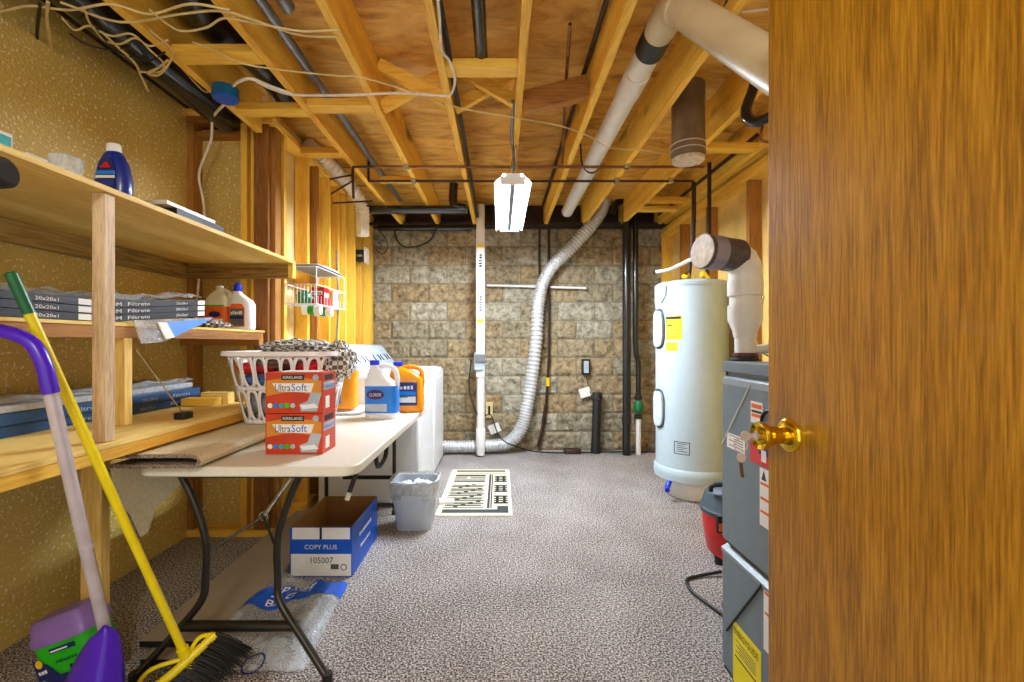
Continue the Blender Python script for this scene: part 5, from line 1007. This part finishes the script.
pipe('plastic_tube', [at(656, 272, 3.5), at(668, 270, 3.45), at(680, 265, 3.4), at(694, 259, 3.35), (1.55, 3.3, 1.76)], .014, 'pvc', 'short white plastic tube slanting left above the heater', 'pipe', n=10)
# ------------------------------------------------------------------ furnace
XF, FY0, FY1, FZ = .809, .98, 1.65, 1.108
t = thing('furnace', 'slate grey furnace cabinet half hidden by the door', 'furnace', (1.05, 1.35, 0))
b = MB(); b.box(XF + .012, 1.35, FY0, FY1, 0, FZ, 'furnace'); b.box(XF + .008, XF + .03, FY1 - .012, FY1, 0, FZ, 'furnace_dark'); b.build('cabinet', t, bevel=.003)
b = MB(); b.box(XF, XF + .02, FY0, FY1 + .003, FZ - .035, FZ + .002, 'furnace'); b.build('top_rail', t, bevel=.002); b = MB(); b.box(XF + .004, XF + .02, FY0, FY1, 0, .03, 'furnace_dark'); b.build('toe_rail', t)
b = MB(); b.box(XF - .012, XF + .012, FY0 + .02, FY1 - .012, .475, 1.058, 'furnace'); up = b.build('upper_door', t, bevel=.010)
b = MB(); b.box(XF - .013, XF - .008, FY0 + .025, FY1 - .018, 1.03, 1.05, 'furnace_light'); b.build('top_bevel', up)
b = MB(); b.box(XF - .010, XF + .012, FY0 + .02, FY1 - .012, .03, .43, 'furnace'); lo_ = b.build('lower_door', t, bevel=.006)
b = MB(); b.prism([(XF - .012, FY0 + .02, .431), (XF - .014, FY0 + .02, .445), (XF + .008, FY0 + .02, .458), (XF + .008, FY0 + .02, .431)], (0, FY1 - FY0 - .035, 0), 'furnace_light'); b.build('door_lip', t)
b = MB(); b.box(XF + .009, XF + .0115, FY0, FY1, .459, .474, 'furnace_dark'); b.build('recess', t)
def lab(par, y0, y1, z0, z1, mt, name='label', x=XF - .0122, extra=None):
    b = MB(); b.box(x - .0007, x + .001, y0, y1, z0, z1, mt)
    if extra: extra(b, x - .0008)
    return b.build(name, par)
def e1(b, x):
    b.box(x - .0006, x, 1.385, 1.44, .972, .985, 'orange'); b.box(x - .0006, x, 1.385, 1.44, .958, .965, 'ink'); b.box(x - .0006, x, 1.385, 1.44, .944, .954, 'orange')
lab(up, 1.38, 1.445, .925, .992, 'white_paper', 'warning_label', extra=e1)
def e2(b, x):
    for k in range(5): b.box(x - .0006, x, 1.49, 1.58 - (k % 2) * .03, .822 + k * .0085, .8245 + k * .0085, 'ink_soft')
lab(up, 1.48, 1.596, .812, .863, 'white_paper', 'notice_label', extra=e2)
def e3(b, x):
    b.box(x - .0006, x, 1.2, 1.40, .835, .86, 'navy'); b.box(x - .0009, x, 1.36, 1.385, .815, .85, 'white_paper')
lab(up, 1.15, 1.45, .80, .862, 'red', 'red_label', extra=e3)
def e4(b, x):
    for z in (.745, .70, .66): b.box(x - .0006, x, 1.2, 1.39, z, z + .008, 'orange')
    b.prism([(x - .0006, 1.36, .76), (x - .0006, 1.385, .76), (x - .0006, 1.372, .79)], (.0006, 0, 0), 'ink')
lab(up, 1.15, 1.395, .62, .795, 'white_paper', 'long_label', extra=e4)
def e5(b, x):
    for z in (.42, .36): b.box(x - .0006, x, 1.2, 1.37, z, z + .008, 'orange')
lab(lo_, 1.12, 1.378, .25, .44, 'white_paper', 'long_label', x=XF - .0102, extra=e5)
def e6(b, x):
    b.text('ENERGYGUIDE', (x, 1.55, .19), (0, -1, 0), (0, 0, 1), .145, .022, 'ink'); b.box(x - .0006, x, 1.40, 1.545, .115, .12, 'ink')
    for k in range(5): b.box(x - .0006, x, 1.42, 1.54 - .02 * (k % 2), .135 + k * .009, .1375 + k * .009, 'ink_soft')
lab(lo_, 1.392, 1.558, .02, .228, 'yellow', 'energy_label', x=XF - .0102, extra=e6)
b = MB(); b.tube([(XF - .0135, 1.63, .815), (XF - .0135, 1.445, 1.045)], .0022, 'white', 6, smooth=False); b.build('reflection_line', up)  # bright reflection line on the upper door, drawn as a thin white tube
b = MB(); b.tube([(XF - .012, 1.60, .165), (XF - .012, 1.385, .44)], .004, 'furnace_dark', 6, smooth=False); b.build('shadow_line', lo_)  # line of shadow across the lower door, drawn as a thin dark tube
b = MB(); b.tube([(XF - .014, 1.34 + .045 * math.cos(i * math.pi / 8), .93 + .045 * math.sin(i * math.pi / 8)) for i in range(17)], .005, 'ink', 6, k=2); b.build('round_port', up)
b = MB(); b.box(1.03, 1.35, FY1 + .003, 2.045, .0, 1.09, 'furnace'); b.build('rear_cabinet', t)
# pvc intake behind furnace
t = thing('intake_pipe', 'fat white plastic pipe elbow taped at its open end above the furnace', 'pipe', (1.066, 1.98, 1.09)); px_, py_ = 1.066, 1.98
b = MB(); b.lathe([(.041, 1.09), (.041, 1.24)], (px_, py_, 0), 'pvc', n=28); b.build('lower_pipe', t)
b = MB(); b.lathe([(.058, 1.085), (.058, 1.105), (.052, 1.11), (.052, 1.122)], (px_, py_, 0), 'black', n=28); b.lathe([(.049, 1.121), (.049, 1.133)], (px_, py_, 0), 'maroon', n=28); b.build('rubber_boot', t)
b = MB(); b.lathe([(.046, 1.20), (.048, 1.225), (.069, 1.275), (.069, 1.338)], (px_, py_, 0), 'pvc', n=32); b.build('reducer', t)
b = MB(); b.lathe([(.0615, 1.33), (.0615, 1.385)], (px_, py_, 0), 'pvc', n=32); b.build('neck', t)
E0 = Vector((px_, py_, 1.44)); E1 = Vector((px_ - .03, py_ - .02, 1.515)); E2 = Vector((.95, 1.93, 1.553)); E3 = Vector((.846, 1.90, 1.558))
b = MB(); b.lathe([(.070, 1.38), (.070, 1.445)], (px_, py_, 0), 'pvc', n=32); b.tube([(px_, py_, 1.44), (px_, py_, 1.485), (px_ - .02, py_ - .01, 1.528), (px_ - .075, py_ - .03, 1.55)], .067, 'pvc', 32, k=2); b.build('elbow', t)
dd = (E3 - E2).normalized()
b = MB(); b.tube([(px_ - .045, py_ - .02, 1.55), E2 + dd * .035], .0695, 'tape_dark', 32, smooth=False); b.build('mesh_wrap', t)
b = MB(); b.tube([E2 + dd * .03, E3 - dd * .012], .0715, 'tape', 32, smooth=False); b.build('tape_band', t)
b = MB(); b.tube([E3 - dd * .014, E3], .073, 'tape_dark', 32, smooth=False); b.tube([E3, E3 + dd * .004], .069, 'foilcap', 32, smooth=False); b.build('end_cap', t)
pipe('plastic_tube', [(1.10, 2.0, 1.14), (1.2, 1.98, 1.155), (1.34, 1.96, 1.17)], .022, 'pvc', 'short white pipe running right from the base of the elbow pipe', 'pipe', n=14)
pipe('cable', [at(764, 296, 2.3), at(757, 318, 2.3), at(755, 335, 2.3), at(760, 350, 2.3), at(768, 356, 2.3)], .005, 'cable', 'cream wire curving behind the elbow pipe', 'cable', n=6)
# shop vac
t = thing('shop_vacuum', 'small red shop vacuum with a dark lid on the carpet behind the furnace', 'vacuum', (1.27, 2.46, 0)); o = (1.27, 2.46, 0)
b = MB(); b.lathe([(.12, .035), (.14, .06), (.163, .20), (.168, .27)], o, 'red', n=48); b.build('drum', t)
b = MB(); b.lathe([(.176, .265), (.178, .285), (.165, .30), (.15, .36), (.11, .40), (.05, .41)], o, 'gasket', n=48); b.build('lid', t)
b = MB(); b.tube([(1.12, 2.42, .39), (1.13, 2.4, .425), (1.25, 2.38, .435), (1.38, 2.4, .43)], .012, 'black', 10); b.build('carry_handle', t)
b = MB(); b.box(1.115, 1.165, 2.33, 2.35, .20, .285, 'ink'); b.box(1.12, 1.15, 2.325, 2.331, .21, .25, 'orange'); b.build('latch', t)
for q in (200, 260, 320, 60): b = MB(); b.lathe([(.022, 0), (.022, .04)], (1.27 + .11 * math.cos(R(q)), 2.46 + .11 * math.sin(R(q)), 0), 'black', n=12); b.build('caster', t)
pipe('vacuum_cable', [(1.12, 2.3, .02), (1.0, 2.28, .009), (.92, 2.24, .009), (.90, 2.14, .009), (.93, 2.03, .009), (.97, 1.90, .009), (.99, 1.80, .009)], .008, 'black', 'black vacuum cord looped on the carpet beside the furnace', 'cord', n=8)
pipe('vacuum_cable', [(1.08, 2.06, .009), (1.02, 2.05, .009), (.985, 2.0, .009), (.99, 1.93, .009), (1.03, 1.88, .009)], .008, 'black', 'short second loop of black cord beside the furnace', 'cord', n=8)

# ------------------------------------------------------------------ camera, lights, colour
sc = bpy.context.scene
cam = bpy.data.cameras.new('camera'); co = bpy.data.objects.new('camera', cam); C.objects.link(co)
co.location = (0, 0, H); co.rotation_euler = (R(90), 0, 0); cam.sensor_width = 36; cam.lens = 36 * F / 1024; cam.shift_x = 12 / 1024; cam.shift_y = 2 / 1024; cam.clip_start = .02
sc.camera = co
def area(name, loc, rot, sx, sy, e, col):
    l = bpy.data.lights.new(name, 'AREA'); l.shape = 'RECTANGLE'; l.size = sx; l.size_y = sy; l.energy = e; l.color = col
    o = bpy.data.objects.new(name, l); C.objects.link(o); o.location = loc; o.rotation_euler = rot; return o
#for dx in (-.052, .052): area('fixture_light', (fx + dx, 3.41, fz - .0145), (0, 0, 0), .022, 1.12, 44, (.95, .97, 1.0))
area('doorway_fill', (-.35, -.9, 2.3), (R(52), 0, 0), .5, .5, 20, (1, .96, .90))  # unseen fill light, added behind the camera to brighten the room
w = bpy.data.worlds.new('w'); sc.world = w; w.use_nodes = True; bg = w.node_tree.nodes['Background']; bg.inputs[0].default_value = (1, .95, .87, 1); bg.inputs[1].default_value = 1.1
sc.view_settings.view_transform = 'Standard'; sc.view_settings.look = 'None'; sc.view_settings.gamma = 1; sc.view_settings.use_curve_mapping = False
sc.view_settings.exposure = 0.25
sc.cycles.max_bounces = 8; sc.cycles.diffuse_bounces = 5; sc.cycles.use_denoising = True; sc.cycles.transparent_max_bounces = 12
sc.cycles.sample_clamp_indirect = 8; sc.cycles.caustics_reflective = False; sc.cycles.caustics_refractive = False
